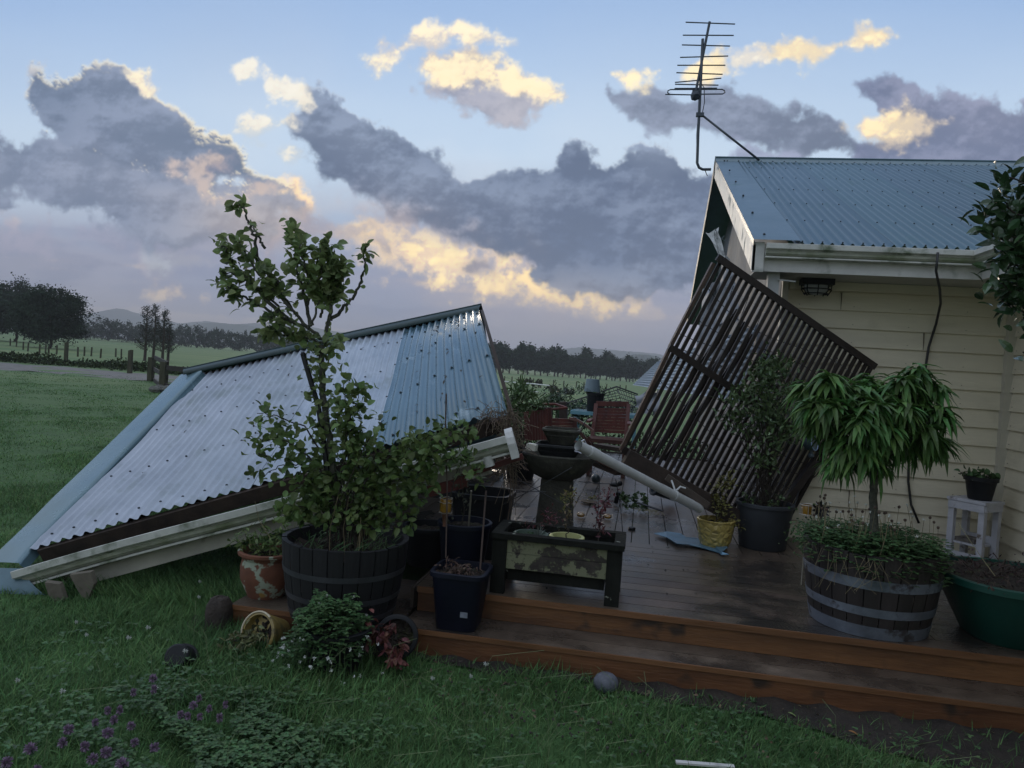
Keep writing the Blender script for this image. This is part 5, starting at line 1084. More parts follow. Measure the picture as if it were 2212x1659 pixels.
c1 = arr(x0_+.20, (yf+yb2)/2, zt-.205); pot('grey_green_pot', c1, .07, .105, .185, mat('grey_green_glaze', (.10, .14, .11), .4, .2, 6, .05), 'grey-green pot inside the planter box at its left', rim=.004, rimh=.015, group=None)
b = MB(); blob_leaves(b, c1+arr(-.02, 0, .16), (.09, .08, .02), 60, .02, .014, .4); tag(b.build('groundcover', leafC), 'low green weeds in the grey-green pot in the planter box', 'weeds')
b = MB(); e = c1+arr(.05, .0, .16); b.leaves(np.repeat([e], 14, 0), rdir(14, 1.6), rdir(14), .09, .007, .3, rows=LONG); tag(b.build('spiky_plant', mat('silver_leaf', (.14, .16, .14), .6, .2, 6, 0)), 'small silvery spiky plant in the grey-green pot', 'plant')
c2 = arr(x0_+.42, (yf+yb2)/2, zt-.205); p2 = pot('cream_rim_pot', c2, .07, .098, .19, mat('lime_cream_glaze', (.50, .50, .22), .35, .12, 6, .05), 'pot with thick lime cream rim in the middle of the planter box', rim=.010, rimh=.02, th=.010)
e = c2+arr(0, 0, .15); stems_plant('reddish_seedling', e, 'thin seedling with small bronze and yellow leaves in the cream-rimmed pot', [([e, e+arr(.0, 0, .10), e+arr(-.01, 0, .19), e+arr(.03, 0, .30)], 60, .024, .009, .018)], mat('bronze_leaf', (.14, .10, .045), .6, .4, 6, 0, island=.4))
e = arr(x0_+.61, (yf+yb2)/2, zt-.14); stems_plant('maroon_plant', e, 'tall upright maroon-leaved seedling at the right of the planter box', [([e, e+arr(.01, 0, .16), e+arr(.0, 0, .30), e+arr(.05, .02, .42)], 120, .032, .011, .020), ([e+arr(0, 0, .26), e+arr(.03, 0, .36)], 30, .034, .012, .025)], leafM)
e = arr(x0_+.15, yb2-.05, zt-.06); stems_plant('maroon_maple', e, 'spreading fine maroon maple seedling at the back left of the planter box', [([e, e+arr(.10, 0, .08), e+arr(.2, 0, .13)], 60, .03, .008, .025), ([e, e+arr(.03, 0, .07)], 30, .03, .008, .02), ([e+arr(.1, 0, .08), e+arr(.14, 0, .15)], 30, .03, .008, .025)], leafM)
e = arr(x0_+.50, yb2+.04, .62); b = MB(); blob_leaves(b, at(1228, 1072, d=4.75), (.05, .03, .06), 60, .03, .011, .4, rows=LONG); blob_leaves(b, at(1222, 1100, d=4.75), (.03, .03, .04), 24, .028, .011, .4, rows=LONG); tag(b.build('yellow_sprig', leafY), 'small yellow-leaved sprig showing before the birdbath pedestal', 'plant')

# ------------------------------------------------------------------ birdbath and stacked bowls
conc = mat('dark_concrete', (.060, .058, .045), .9, .4, 12, .5); add_patches(conc, (.10, .11, .07), 8, .58, .7)
bbc = arr(at(1199, 1100, Y=5.35)[0], 5.38, ZD)
bb = empty('birdbath', bbc, 'dark concrete birdbath with wide bowl on a tapering square pedestal', 'birdbath')
b = MB(); b.lathe([(.001, 0), (.155, 0), (.155, .03), (.145, .04), (.118, .40), (.112, .55), (.001, .55)], bbc, 32, sq=8.); b.build('pedestal', conc, bb, smooth=True)
b = MB(); b.lathe([(.001, .465), (.10, .465), (.175, .50), (.225, .55), (.262, .62), (.268, .65), (.262, .66), (.245, .655), (.20, .59), (.10, .55), (.001, .545)], bbc+arr(0, 0, .08), 48, sq=2.6); b.build('bowl', conc, bb, smooth=True)
c = bbc+arr(-.005, .03, .67); lp = pot('lower_bowl', c, .105, .165, .135, mat('black_concrete', (.022, .024, .026), .8, .4, 10, .4), 'square tapered dark bowl standing in the birdbath, lower of two', sq=7., rim=.004, rimh=.02, group='tapered bowls stacked on the birdbath')
c = c+arr(.01, .02, .13); up_ = pot('upper_bowl', c, .085, .135, .115, conc, 'square tapered grey bowl on top of the birdbath stack', sq=7., rim=.004, rimh=.018, group='tapered bowls stacked on the birdbath')
b = MB(); e = at(1149, 966, d=5.25); b.box(e, (.068, .06, .042), rotm(0, 4, -10)); b.box(e+arr(0, 0, .023), (.05, .045, .006), rotm(0, 4, -10)); tag(b.build('white_box', mat('white_glazed_brick', (.75, .72, .62), .35, .06, 5, 0)), 'small cream white block lying in the left of the birdbath bowl', 'block')
b = MB(); sheet(b, [at(1240, 976, d=5.2), at(1272, 979, d=5.2), at(1268, 966, d=5.35), at(1243, 966, d=5.35)], .004, ragged=.003); b.tube([at(1243, 960, d=5.3), at(1262, 950, d=5.3), at(1270, 966, d=5.3)], .006, 6); tag(b.build('silver_scrap', mat('silver_foil', (.5, .52, .56), .3, .2, 5, .1, metal=.6)), 'crumpled silver scrap in the right of the birdbath bowl', 'scrap')
# bits between birdbath and pots
b = MB(); c = at(1287, 1034, z=ZD+.05); b.ball(c, .055, 16, jit=.03); tag(b.build('dark_ball', mat('dark_ball_m', (.03, .045, .045), .35, .3, 6, .1), smooth=True), 'dark green glass ball on the deck beside the birdbath', 'ball')
for px, py, lab in ((1452/1.1573, 1287/1.1573, 'amber disc lamp with wire rings lying near the planter box'), (1519/1.1573, 1291/1.1573, 'plain yellow disc lamp lying beside the fallen succulent')):
    c = at(px, py, z=ZD+.03); r_ = empty('disc_lamp', arr(c[0], c[1], ZD), lab, 'lamp', 'small yellow disc lamps on the deck'); b = MB(); b.ball(c, .038, 14, sq=(1, 1, .6)); b.build('lens', amber, r_, smooth=True)
    b = MB(); [b.tube([c+arr(.045*math.cos(a), .045*math.sin(a), zz) for a in np.linspace(0, 6.28, 18)], .002, 4) for zz in (-.015, .008, .02)]; b.build('wire_ring', MATS['pale_wire'], r_)
b = MB(); pc = at(1530, 1220, z=ZD+.03)
for (x, y, rr2, lab) in ((1343, 1047, .045, 'black solar lamp head lying behind the pipe'), ):
    c = at(x-15, y, z=ZD+.05)
    b = MB(); b.ball(c, .045, 12, sq=(1.4, .8, .6)); b.ball(c+arr(.06, 0, .02), .03, 10); tag(b.build('solar_lamp', blk, smooth=True), lab, 'lamp')
c = at(1333, 1075, z=ZD+.08); b = MB(); b.box(c, (.045, .03, .12), rotm(8, 12, 0)); b.box(c+arr(0, -.017, .0), (.03, .004, .05), rotm(8, 12, 0)); tag(b.build('black_lantern', blk), 'narrow black lantern standing beside the fallen succulent', 'lamp')
c = at(1365, 1140, z=ZD+.02); b = MB(); b.lathe([(.001, 0), (.03, 0), (.032, .02), (.026, .025), (.001, .025)], c-arr(0, 0, .02), 20); tag(b.build('plastic_saucer', blk, smooth=True), 'small black lid on the deck behind the right corner of the planter box', 'lid')
b = MB()
for x, y in ((1390, 1225), (1500, 1280), (1390, 1260), (1420, 1198)): pass
# fallen succulent and tipped dark pot
c = at(1368, 1105, z=ZD); root = empty('fallen_succulent', c, 'green succulent with pale roots spilled on the deck behind the planter box', 'plant'); b = MB(); a_ = MB()
for k in range(60):
    p = c+arr(random.uniform(-.13, .13), random.uniform(-.10, .10), random.uniform(.03, .17)); n_ = 12; b.leaves(np.repeat([p], n_, 0), rdir(n_, .7), rdir(n_, 1), .026, .015, -.2, rows=ROUND)
for k in range(14): p = c+arr(random.uniform(-.05, .22), random.uniform(-.1, .0), .03); a_.tube([p, p+arr(.06, -.03, .02), p+arr(random.uniform(.02, .14), -.08, -.02)], .003, 5)
b.build('rosettes', mat('succulent_leaf', (.10, .17, .07), .5, .3, 6, 0, island=.35, trans=.1), root); a_.build('roots', mat('pale_root', (.30, .27, .18), .7, .2, 9, 0), root)
R = tilt_to((-.80, -.25, .35)); c = at(1455, 1095, z=ZD); pot('tipped_grey_pot', arr(c[0]+.03, c[1]+.15, ZD+.13), .10, .13, .25, mat('slate_pot', (.035, .045, .055), .5, .2, 6, .05), 'slate grey pot lying tipped over under the white downpipe', R=R)
b = MB(); b.beam(at(1375, 1085, z=ZD+.16), at(1432, 1104, z=ZD+.13), .04, .008); tag(b.build('black_tray_strip', blk), 'black strip with pale edge resting on the fallen succulent', 'strip')
b = MB(); c = at(1272, 1085, z=ZD+.01); b.lathe([(.001, .0), (.07, .002), (.085, .012), (.08, .014), (.001, .008)], c, 20, jit=.004); tag(b.build('bark_saucer', mat('brown_saucer', (.12, .09, .06), .8, .3, 6, .3)), 'brown saucer with a scrap of leaves on the deck right of the birdbath', 'saucer')
b = MB(); blob_leaves(b, c+arr(.03, .02, .04), (.07, .04, .03), 40, .03, .014, .3); tag(b.build('leaf_scrap', leafY), 'small yellow-green leaves lying on the brown saucer', 'plant')
# blue cut-out ornament
b = MB(); bl = mat('blue_painted_metal', (.10, .22, .32), .35, .35, 9, .2, metal=.2)
OP = lambda x, y, z=ZD+.02: at(x, y, z=z)
out_ = [(1413, 1152), (1440, 1148), (1470, 1152), (1482, 1160), (1510, 1162), (1530, 1166), (1548, 1163), (1572, 1182), (1560, 1192), (1575, 1197), (1558, 1198), (1552, 1193), (1520, 1184), (1488, 1176), (1462, 1174), (1440, 1160)]
v = [OP(x, y, ZD+.025+.012*math.sin(i)) for i, (x, y) in enumerate(out_)]; n_ = len(v); cc = sum(v)/n_
b.add(v+[q-arr(0, 0, .004) for q in v], [tuple(range(n_)), tuple(range(n_, 2*n_))[::-1]]+[(i, n_+i, n_+(i+1) % n_, (i+1) % n_) for i in range(n_)])
tag(b.build('garden_ornament', bl), 'flat blue painted metal lizard-like ornament lying in front of the yellow pot', 'ornament')
# fallen wire stand behind the planter box
b = MB()
for (x0w, y0w, x1w, y1w) in ((1075, 1010, 1235, 1100), (1235, 1010, 1085, 1090), (1075, 1056, 1180, 1062), (1100, 1000, 1100, 1090), (1250, 1040, 1330, 1045), (1295, 1035, 1285, 1150), (1330, 1035, 1345, 1150)):
    b.tube([at(x0w, y0w, d=5.0), at((x0w+x1w)/2+3, (y0w+y1w)/2+2, d=5.0), at(x1w, y1w, d=5.0)], .0028, 5)
tag(b.build('bent_wire_stand', wirem), 'thin bent black wire frame standing around the birdbath', 'wire frame')

# ------------------------------------------------------------------ right-hand pots
yel = mat('yellow_relief_glaze', (.50, .38, .11), .33, .25, 5, .05, spec=.6)
t = yel.node_tree; n = t.nodes; l = t.links; tcn = n.new('ShaderNodeTexCoord'); vo = n.new('ShaderNodeTexVoronoi'); vo.feature = 'DISTANCE_TO_EDGE'; vo.inputs['Scale'].default_value = 22; l.new(tcn.outputs['Object'], vo.inputs[0]); bu = n.new('ShaderNodeBump'); bu.inputs['Strength'].default_value = 1.; bu.inputs['Distance'].default_value = .025; l.new(vo.outputs[0], bu.inputs['Height']); l.new(bu.outputs[0], n['Principled BSDF'].inputs['Normal'])
c = arr(at(1545, 1150, Y=6.15)[0], 6.15, ZD); pot('yellow_pot', c, .105, .148, .225, yel, 'yellow glazed pot with relief pattern in front of the slatted trellis', rim=.004, rimh=.015, belly=[(.125, .05), (.14, .13), (.146, .18)])
e = c+arr(.0, 0, .20); stems_plant('golden_shrub', e, 'golden-leaved twisting shrub growing in the yellow relief pot', [([e, e+arr(-.02, 0, .15), e+arr(.03, 0, .28), e+arr(.10, .0, .38)], 170, .036, .017, .035), ([e+arr(.05, 0, 0), e+arr(.12, -.05, .06), e+arr(.2, -.08, .0)], 30, .03, .014, .02), ([e, e+arr(.06, 0, .14)], 50, .034, .016, .03)], mat('golden_leaf', (.17, .165, .045), .6, .3, 6, 0, island=.35, trans=.2))
c = arr(at(1647, 1160, Y=6.32)[0], 6.32, ZD); pot('grey_tub', c, .185, .222, .37, mat('charcoal_plastic', (.035, .040, .048), .6, .25, 6, .1), 'large charcoal grey tub holding the bay shrub by the wall')
Y6 = lambda x, y, dd=0: at(x, y, d=6.0+dd)
bay = empty('bay_shrub', c+arr(0, 0, .33), 'tall bay-like shrub with upright leaf clusters in the charcoal tub', 'shrub'); a_, b = MB(), MB()
tips = [(1665, 790, 150), (1690, 800, 60), (1640, 800, 60), (1620, 850, 110), (1655, 850, 120), (1700, 850, 90), (1590, 865, 60), (1680, 900, 100), (1640, 895, 110), (1575, 895, 60), (1600, 920, 60), (1700, 910, 60), (1710, 930, 40), (1640, 940, 90), (1675, 960, 70), (1690, 945, 50), (1650, 1000, 60), (1630, 985, 40), (1660, 820, 110)]
for x, y, n_ in tips:
    dd = random.uniform(-.10, .10); q = branch(a_, [c+arr(random.uniform(-.05, .05), 0, .33), Y6(1652+(x-1652)*.3, 1000, dd*.3), Y6(1652+(x-1652)*.8, y+35, dd), Y6(x, y, dd)], .008, .003, n=5)
    P = q[-1]+rng.normal(size=(n_, 3))*arr(.06, .06, .05); b.leaves(P, rdir(n_, .9), rdir(n_, .6), .060*rng.uniform(.6, 1.1, n_), .022, .25, rows=LONG)
for k in range(60):
    p = c+arr(random.uniform(-.17, .17), random.uniform(-.15, .15), .33); branch(a_, [p, p+arr(random.uniform(-.06, .06), 0, .12), p+arr(random.uniform(-.14, .14), random.uniform(-.1, .1), random.uniform(.15, .42))], .0025, .001, n=4)
for k in range(30): p = c+arr(random.uniform(-.2, .2), random.uniform(-.18, .1), .36+random.uniform(0, .1)); b.leaves(np.repeat([p], 6, 0), rdir(6, .5), rdir(6, 1), .025, .015, .3)
a_.build('stems', twigm, bay); b.build('foliage', leafB, bay)
# round lamp on the trellis corner
lc = at(1754, 958, Y=6.5); rl2 = empty('round_lamp', lc, 'round grey solar lamp with a blue ring beside the trellis corner', 'lamp'); R = tilt_to((.75, -.55, .2))
b = MB(); b.lathe([(.001, -.06), (.045, -.055), (.062, -.02), (.066, .02), (.058, .022), (.05, .012), (.001, .012)], lc, 24, R); b.ball(lc+arr(.0, 0, -.10), .025, 12); b.tube([lc+arr(0, 0, -.05), lc+arr(0, 0, -.1)], .012, 8); b.build('housing', mat('slate_lamp', (.07, .10, .12), .4, .2, 8, 0), rl2, smooth=True)
b = MB(); b.tube([lc+R@arr(.060*math.cos(a), .060*math.sin(a), .022) for a in np.linspace(0, 6.2832, 28)], .004, 6); b.build('ring', mat('blue_ring', (.30, .42, .62), .3, .1, 8, 0), rl2, smooth=True)

# right barrel with peach tree
BRc = arr(1.375, 4.58, ZD)
bw2 = mat('brown_stave', (.036, .028, .026), .65, .4, 5, .4, stretch=(1, 1, .2), island=.3)
hp2 = mat('galvanised_hoop', (.25, .28, .34), .42, .35, 7, .2, metal=.6); add_patches(hp2, (.07, .06, .06), 9, .56, .66)
barrel(BRc, .31, .362, .46, [(.002, .068), (.125, .172), (.275, .33)], bw2, hp2, 'brown half barrel with three galvanised hoops holding the peach tree')
zs = BRc[2]+.42; peach = empty('peach_tree', (BRc[0], BRc[1], zs), 'dwarf peach tree with long drooping leaves in the hooped right barrel', 'tree')
Y4 = lambda x, y, dd=0: at(x, y, d=4.30+dd)
a_, b = MB(), MB(); branch(a_, [BRc+arr(.02, 0, .4), Y4(1886, 1080), Y4(1888, 1030), Y4(1885, 985)], .024, .020, n=10, wob=.002)
tufts = [(1950, 818, .0), (1938, 872, -.05), (1962, 905, .08), (1885, 875, -.1), (1890, 915, -.12), (1870, 838, .05), (1920, 895, .0), (1790, 812, .0), (1745, 835, .1), (1762, 868, -.05), (1830, 838, .05), (1800, 870, -.1), (1855, 862, -.05), (1910, 850, .05), (1985, 800, .05), (2018, 830, .1), (2030, 885, .0), (1955, 880, -.1), (2000, 925, -.08), (1925, 925, -.12), (1860, 905, -.15), (1830, 950, -.08), (1870, 965, -.12), (1800, 925, .05), (1765, 905, .1), (1960, 950, .05), (1880, 820, .15), (1950, 840, .1), (2025, 950, .1), (1985, 860, .1), (1815, 985, .0), (1895, 985, .05)]
for x, y, dd in tufts:
    tip = Y4(x, y+8, dd); branch(a_, [Y4(1885, 995), Y4(1885+(x-1885)*.4, 990-(985-y)*.35, dd*.4), tip], .010, .004, n=6, wob=.006)
    n_ = 84; a = rng.uniform(0, 6.28, n_); el = rng.uniform(-.3, .75, n_); D = np.stack([np.cos(a), np.sin(a), el], -1); b.leaves(tip+rng.normal(size=(n_, 3))*arr(.014, .014, .02), D, (0, 0, 1), rng.uniform(.08, .17, n_), rng.uniform(.024, .042, n_), rng.uniform(.4, 1.35, n_), rows=LONG, fold=.25)
a_.build('trunk', lichenbark, peach, smooth=True); b.build('crown', leafP, peach)
bc = MB(); n_ = 2200; a = rng.uniform(0, 6.28, n_); r_ = .37*np.sqrt(rng.random(n_)); P = np.stack([BRc[0]+r_*np.cos(a)*1.08, BRc[1]+r_*np.sin(a)*1.08, BRc[2]+.43+rng.uniform(0, .11, n_)-(r_ > .33)*rng.uniform(0, .12, n_)], -1)
for k in range(3): th = rng.uniform(0, 6.28, n_)*0+k*2.094+P[:, 0]*80; bc.leaves(P, np.stack([np.cos(th), np.sin(th), rng.uniform(-.1, .3, n_)], -1), (0, 0, 1), .023, .019, .1, 0, rows=ROUND)
for k in range(60):
    a = random.uniform(0, 6.28); r_ = random.uniform(.1, .36); p = BRc+arr(r_*math.cos(a), r_*math.sin(a), .44); h_ = random.uniform(.1, .26); q = p+arr(random.uniform(-.05, .05), random.uniform(-.03, .03), h_); bc.tube([p, (p+q)/2+arr(.005, 0, 0), q], .0014, 4, 1)
    if k % 2: bc.ball(q, .009, 7, 2, jit=.3)
    else: bc.leaves(np.repeat([q], 8, 0), rdir(8, .4), rdir(8), .011, .006, .2, 3)
for k in range(26): a = random.uniform(3.2, 5.0); p = BRc+arr(.35*math.cos(a), .35*math.sin(a), .44); L_ = random.uniform(.04, .2); bc.tube([p, p+arr(.04*math.cos(a), .05*math.sin(a), .01), p+arr(.07*math.cos(a)+random.uniform(-.05, .05), .08*math.sin(a), -L_*.5), p+arr(.08*math.cos(a)+random.uniform(-.09, .09), .08*math.sin(a), -L_)], .0009, 4, 1)
tag(bc.build('clover_mat', [leafC, drygrass, mat('seed_head', (.09, .06, .045), .9, .3, 10, 0), petal]), 'clover, seed heads and tiny white flowers covering the right barrel', 'weeds', kind='stuff')
# succulent rosette and yellow jar
e = at(1772, 1103, d=4.75); b = MB()
for ring, (n_, L) in enumerate([(12, .065), (10, .05), (7, .035)]): a = np.arange(n_)/n_*6.283+ring; b.leaves(np.repeat([e], n_, 0), np.stack([np.cos(a), np.sin(a)*.5-.4, np.sin(a)+.2*ring], -1), (0, -1, .3), L, .020, -.2, rows=ROUND)
b.tube([e, e-arr(-.02, 0, .15), e-arr(-.02, 0, .36)], .007, 6); tag(b.build('dark_rosette', mat('near_black_leaf', (.014, .012, .014), .5, .3, 6, 0)), 'near-black succulent rosette on a stem left of the peach trunk', 'plant')
e = at(1743, 1100, d=4.85); jar = empty('jar_lantern', e-arr(0, 0, .05), 'yellow glass jar lantern in a wire holder left of the dark rosette', 'lamp'); b = MB(); b.lathe([(.001, -.03), (.03, -.03), (.033, .02), (.03, .028)], e, 20); b.build('glass', amber, jar, smooth=True)
b = MB(); [b.tube([e+arr(.045*math.cos(a), .045*math.sin(a), zz) for a in np.linspace(0, 6.28, 18)], .0025, 4) for zz in (-.032, .03)]; [b.tube([e+arr(.045*math.cos(a), .045*math.sin(a), -.032), e+arr(.045*math.cos(a), .045*math.sin(a), .03)], .002, 4) for a in np.linspace(0, 6.28, 9)[:-1]]; b.tube([e-arr(0, 0, .03), e-arr(0, 0, .5)], .004, 5); b.build('wire_holder', MATS['pale_wire'], jar)
b = MB(); blob_leaves(b, at(1738, 1150, d=4.85), (.10, .08, .10), 240, .022, .018, .2); tag(b.build('ivy_tuft', leafC), 'green leafy tuft rising behind the left rim of the hooped barrel', 'plant')

# ------------------------------------------------------------------ stool with pot
stm = mat('flaking_white_stool', (.52, .52, .56), .55, .15, 6, .2); add_patches(stm, (.16, .13, .11), 8, .60, .68)
s0, s1, s2 = at(2049, 1066, z=.84), at(2130, 1081, z=.84), at(2178, 1077, z=.84)
sx = (s1-s0)/np.linalg.norm(s1-s0); sy = arr(-sx[1], sx[0], 0); Wd_ = np.linalg.norm(s1-s0); Dp = .25
STc = s0+sx*Wd_/2+sy*Dp/2; Rz = np.array([sx, sy, (0, 0, 1)]).T; ht = .52; zt = ZD+ht
stl = empty('white_stool', (STc[0], STc[1], ZD), 'small white painted wooden stool in the corner by the wall', 'stool')
SP = lambda a, b2_, z: arr(STc[0], STc[1], ZD+z)+sx*a+sy*b2_
b = MB(); b.box(SP(0, 0, ht-.011), (Wd_+.01, Dp+.02, .022), Rz); b.build('seat', stm, stl)
for a in (-1, 1):
    for q in (-1, 1): b = MB(); b.box(SP(a*(Wd_/2-.028), q*(Dp/2-.025), (ht-.022)/2), (.045, .042, ht-.022), Rz); b.build('leg', stm, stl)
for a, z_, dpt in ((0, ht-.055, -1), (0, .20, 1), (0, .05, -1)): b = MB(); b.box(SP(0, dpt*(Dp/2-.004 if dpt < 0 else Dp/2-.03), z_), (Wd_-.01 if dpt < 0 else Wd_-.10, .018, .06 if z_ > .1 else .085), Rz); b.build('rail', stm, stl)
for a in (-1, 1): b = MB(); b.box(SP(a*(Wd_/2-.004), 0, ht-.0505), (.016, Dp-.02, .055), Rz); b.build('rail', stm, stl)
b = MB(); b.box(SP(0, 0, .16), (Wd_-.09, Dp-.06, .014), Rz); b.build('shelf', stm, stl)
b = MB(); b.box(SP(-.02, -.01, .185), (Wd_-.14, Dp-.12, .03), Rz); b.box(SP(.0, .0, .205), (Wd_-.18, Dp-.12, .010), rotm(0, 4, 10)@Rz); tag(b.build('magazines', mat('old_paper', (.16, .14, .12), .8, .5, 14, .2)), 'weathered papers on the shelf inside the white stool', 'papers')
c = SP(.03, .0, ht); c = arr(*c); pot('black_pot', c, .085, .112, .185, blk, 'black plastic nursery pot standing on the white stool', rim=.012, rimh=.035)
e = c+arr(0, 0, .165); stems_plant('strawberry_plant', e, 'low green plant with round leaves in the black pot on the stool', [([e+arr(dx*.2, 0, 0), e+arr(dx, dy, .05)], 5, .045, .045, .012) for dx, dy in [(-.19, -.03), (-.13, -.02), (-.07, -.05), (.0, -.02), (.06, .0), (.09, -.04), (-.10, .02), (-.16, .02), (-.02, .04), (.03, -.05)]], leafC)
b = MB(); blob_leaves(b, e, (.10, .08, .01), 60, .018, .012, .2); tag(b.build('pot_weeds', mat('greyish_moss', (.14, .16, .12), .9, .3, 8, 0)), 'grey-green moss covering the soil of the stool pot', 'moss')
# green tub
gt = mat('green_tub_plastic', (.006, .062, .045), .45, .25, 4, .08, spec=.5); add_patches(gt, (.04, .16, .12), 4, .62, .74)
c = arr(2.16, 4.62, ZD); tub = pot('green_tub', c, .25, .40, .35, gt, 'big green plastic tub of dead stems at the right edge', rim=.018, rimh=.04, sq=2.5, soilz=.02)
b = MB()
for k in range(160): p = c+arr(random.uniform(-.33, .33), random.uniform(-.33, .33), .32+random.uniform(0, .03)); d_ = rdir(1, .0)[0]*random.uniform(.05, .12); b.tube([p, p+d_*.5+arr(0, 0, .012), p+d_], .0028, 4, cap=False)
blob_leaves(b, c+arr(0, 0, .37), (.5, .5, .03), 300, .03, .014, .3, rows=LONG); tag(b.build('dead_stems', mat('brown_litter', (.055, .035, .028), .9, .4, 8, 0, island=.5)), 'tangle of brown dead stems heaped in the green tub', 'dead stems', kind='stuff')
b = MB(); b.tube([at(2070, 1130, d=4.4), at(2110, 1190, d=4.2), at(2150, 1245, d=4.1)], .0022, 4); tag(b.build('dry_stalk', drygrass), 'long thin dry stem leaning from the barrel weeds into the green tub', 'stem')

# ------------------------------------------------------------------ camellia at the right edge
cam0 = at(2290, 1500, z=0); cam0 = arr(1.95, 2.75, 0.)
cml = empty('camellia_shrub', cam0, 'dark glossy-leaved shrub reaching into the photo at the right edge', 'shrub'); a_, b = MB(), MB()
C3 = lambda x, y, dd=0: at(x, y, d=2.95+dd)
branch(a_, [cam0, cam0+arr(.03, .0, .8), C3(2330, 800), C3(2320, 600), C3(2300, 350)], .03, .012, n=8)
for x, y, n_ in [(2180, 375, 26), (2150, 430, 40), (2200, 430, 50), (2135, 470, 34), (2170, 490, 50), (2125, 500, 16), (2210, 520, 50), (2155, 550, 44), (2190, 590, 50), (2150, 600, 22), (2200, 640, 40), (2160, 640, 18), (2210, 690, 16), (2212, 760, 5), (2215, 325, 8), (2240, 400, 60), (2240, 560, 60), (2250, 660, 50), (2225, 480, 50), (2290, 450, 80), (2300, 600, 80), (2300, 320, 60), (2225, 600, 40)]:
    dd = random.uniform(-.12, .12); q = branch(a_, [C3(2320, y+90), C3((x+2320)/2, y+50, dd*.5), C3(x, y+4, dd)], .007, .003, n=5); leafy(b, q[-12:], n_, .074, .034, .03, .1, 0., rows=LONG, curl=.3)
    m_ = n_//3; b.leaves(q[-1]+rng.normal(size=(m_, 3))*.03, rdir(m_, .3), rdir(m_, .8), .07, .032, .3, rows=LONG)
a_.build('stems', twigm, cml, smooth=True); b.build('foliage', leafD, cml)

# ------------------------------------------------------------------ far end of the deck: furniture and wreckage
redw = mat('red_stained_wood', (.16, .045, .032), .45, .35, 5, .3, stretch=(1, 1, .3), col2=(.07, .022, .018), spec=.5)
brw = mat('brown_stained_wood', (.10, .040, .028), .45, .35, 5, .3, col2=(.05, .02, .016))
YC = 10.0
ch = empty('garden_chair', at(1325, 985, Y=YC)*arr(1, 1, 0)+arr(0, 0, ZD), 'reddish slatted wooden garden chair standing upright at the far end of the deck', 'chair')
Q = lambda x, y, dy=0: at(x, y, Y=YC+dy)
tl_, tr_, bl_, br_ = Q(1288, 872, .12), Q(1358, 873, .12), Q(1280, 942), Q(1352, 946)
b = MB(); b.beam(tl_, bl_, .05, .04); b.build('back_post', redw, ch); b = MB(); b.beam(tr_, br_, .05, .04); b.build('back_post', redw, ch)
b = MB(); b.beam(tl_+arr(0, 0, .0), tr_, .03, .07); b.build('top_rail', redw, ch)
for k in range(8):
    t = .17+.095*k; b = MB(); b.beam(tl_*(1-t)+bl_*t+arr(.02, 0, 0), tr_*(1-t)+br_*t-arr(.02, 0, 0), .018, .040); b.build('back_slat', redw, ch)
b = MB(); sc = (bl_+br_)/2; b.box(sc+arr(0, -.24, -.02), (.50, .46, .05)); b.build('seat', brw, ch)
for sx_ in (-1, 1):
    for y_ in (-.44, -.02): z_ = sc[2]-.03; b = MB(); b.box((sc[0]+sx_*.22, sc[1]+y_, (z_+ZD)/2), (.045, .045, z_-ZD)); b.build('leg', brw, ch)
    b = MB(); b.beam(sc+arr(sx_*.25, -.02, .22), sc+arr(sx_*.26, -.50, .22), .05, .03); b.beam(sc+arr(sx_*.25, -.46, .21), sc+arr(sx_*.25, -.46, -.03), .04, .04); b.build('armrest', redw, ch)
# overturned red bench / steamer chair
YB = 8.6
bn = empty('overturned_bench', at(1180, 980, Y=YB)*arr(1, 1, 0)+arr(0, 0, ZD), 'red stained wooden bench overturned behind the birdbath, boards facing the camera', 'bench')
Q = lambda x, y, dy=0: at(x, y, Y=YB+dy)
def board_panel(nm, cs, nb, vert, m, par):
    b = MB(); a, c, d_, e_ = cs
    for k in range(nb):
        t0, t1 = (k+.04)/nb, (k+.96)/nb
        if vert: p = [a*(1-t0)+c*t0, a*(1-t1)+c*t1, e_*(1-t1)+d_*t1, e_*(1-t0)+d_*t0]
        else: p = [a*(1-t0)+e_*t0, c*(1-t0)+d_*t0, c*(1-t1)+d_*t1, a*(1-t1)+e_*t1]
        off = arr(0, .025, 0); b.add(p+[q+off for q in p], [(0, 1, 2, 3), (7, 6, 5, 4), (0, 4, 5, 1), (1, 5, 6, 2), (2, 6, 7, 3), (3, 7, 4, 0)])
    b.build(nm, m, par)
board_panel('side_panel', [Q(1131, 890), Q(1184, 883, .1), Q(1186, 950, .1), Q(1133, 952)], 9, True, redw, bn)
board_panel('end_panel', [Q(1191, 903, .3), Q(1238, 905, .3), Q(1240, 935, .3), Q(1192, 935, .3)], 4, False, redw, bn)
b = MB(); b.beam(Q(1187, 880, .15), Q(1188, 952, .15), .05, .05); b.build('post', redw, bn); b = MB(); b.beam(Q(1241, 902, .3), Q(1243, 945, .3), .05, .05); b.build('post', redw, bn)
b = MB(); b.tube([Q(1144, 873, .1), Q(1160, 881, .1), Q(1190, 884, .15), Q(1224, 881, .25), Q(1200, 873, .4), Q(1165, 873, .3)], .016, 6); b.build('arm_frame', redw, bn)
b = MB(); pts = [Q(1229, 903, .3), Q(1248, 908, .3), Q(1265, 918, .3), Q(1281, 931, .3)]
for p_, q_ in zip(pts[:-1], pts[1:]): b.beam(p_, q_, .06, .03)
b.build('armrest', mat('pale_arm', (.24, .13, .10), .35, .2, 6, .1), bn)
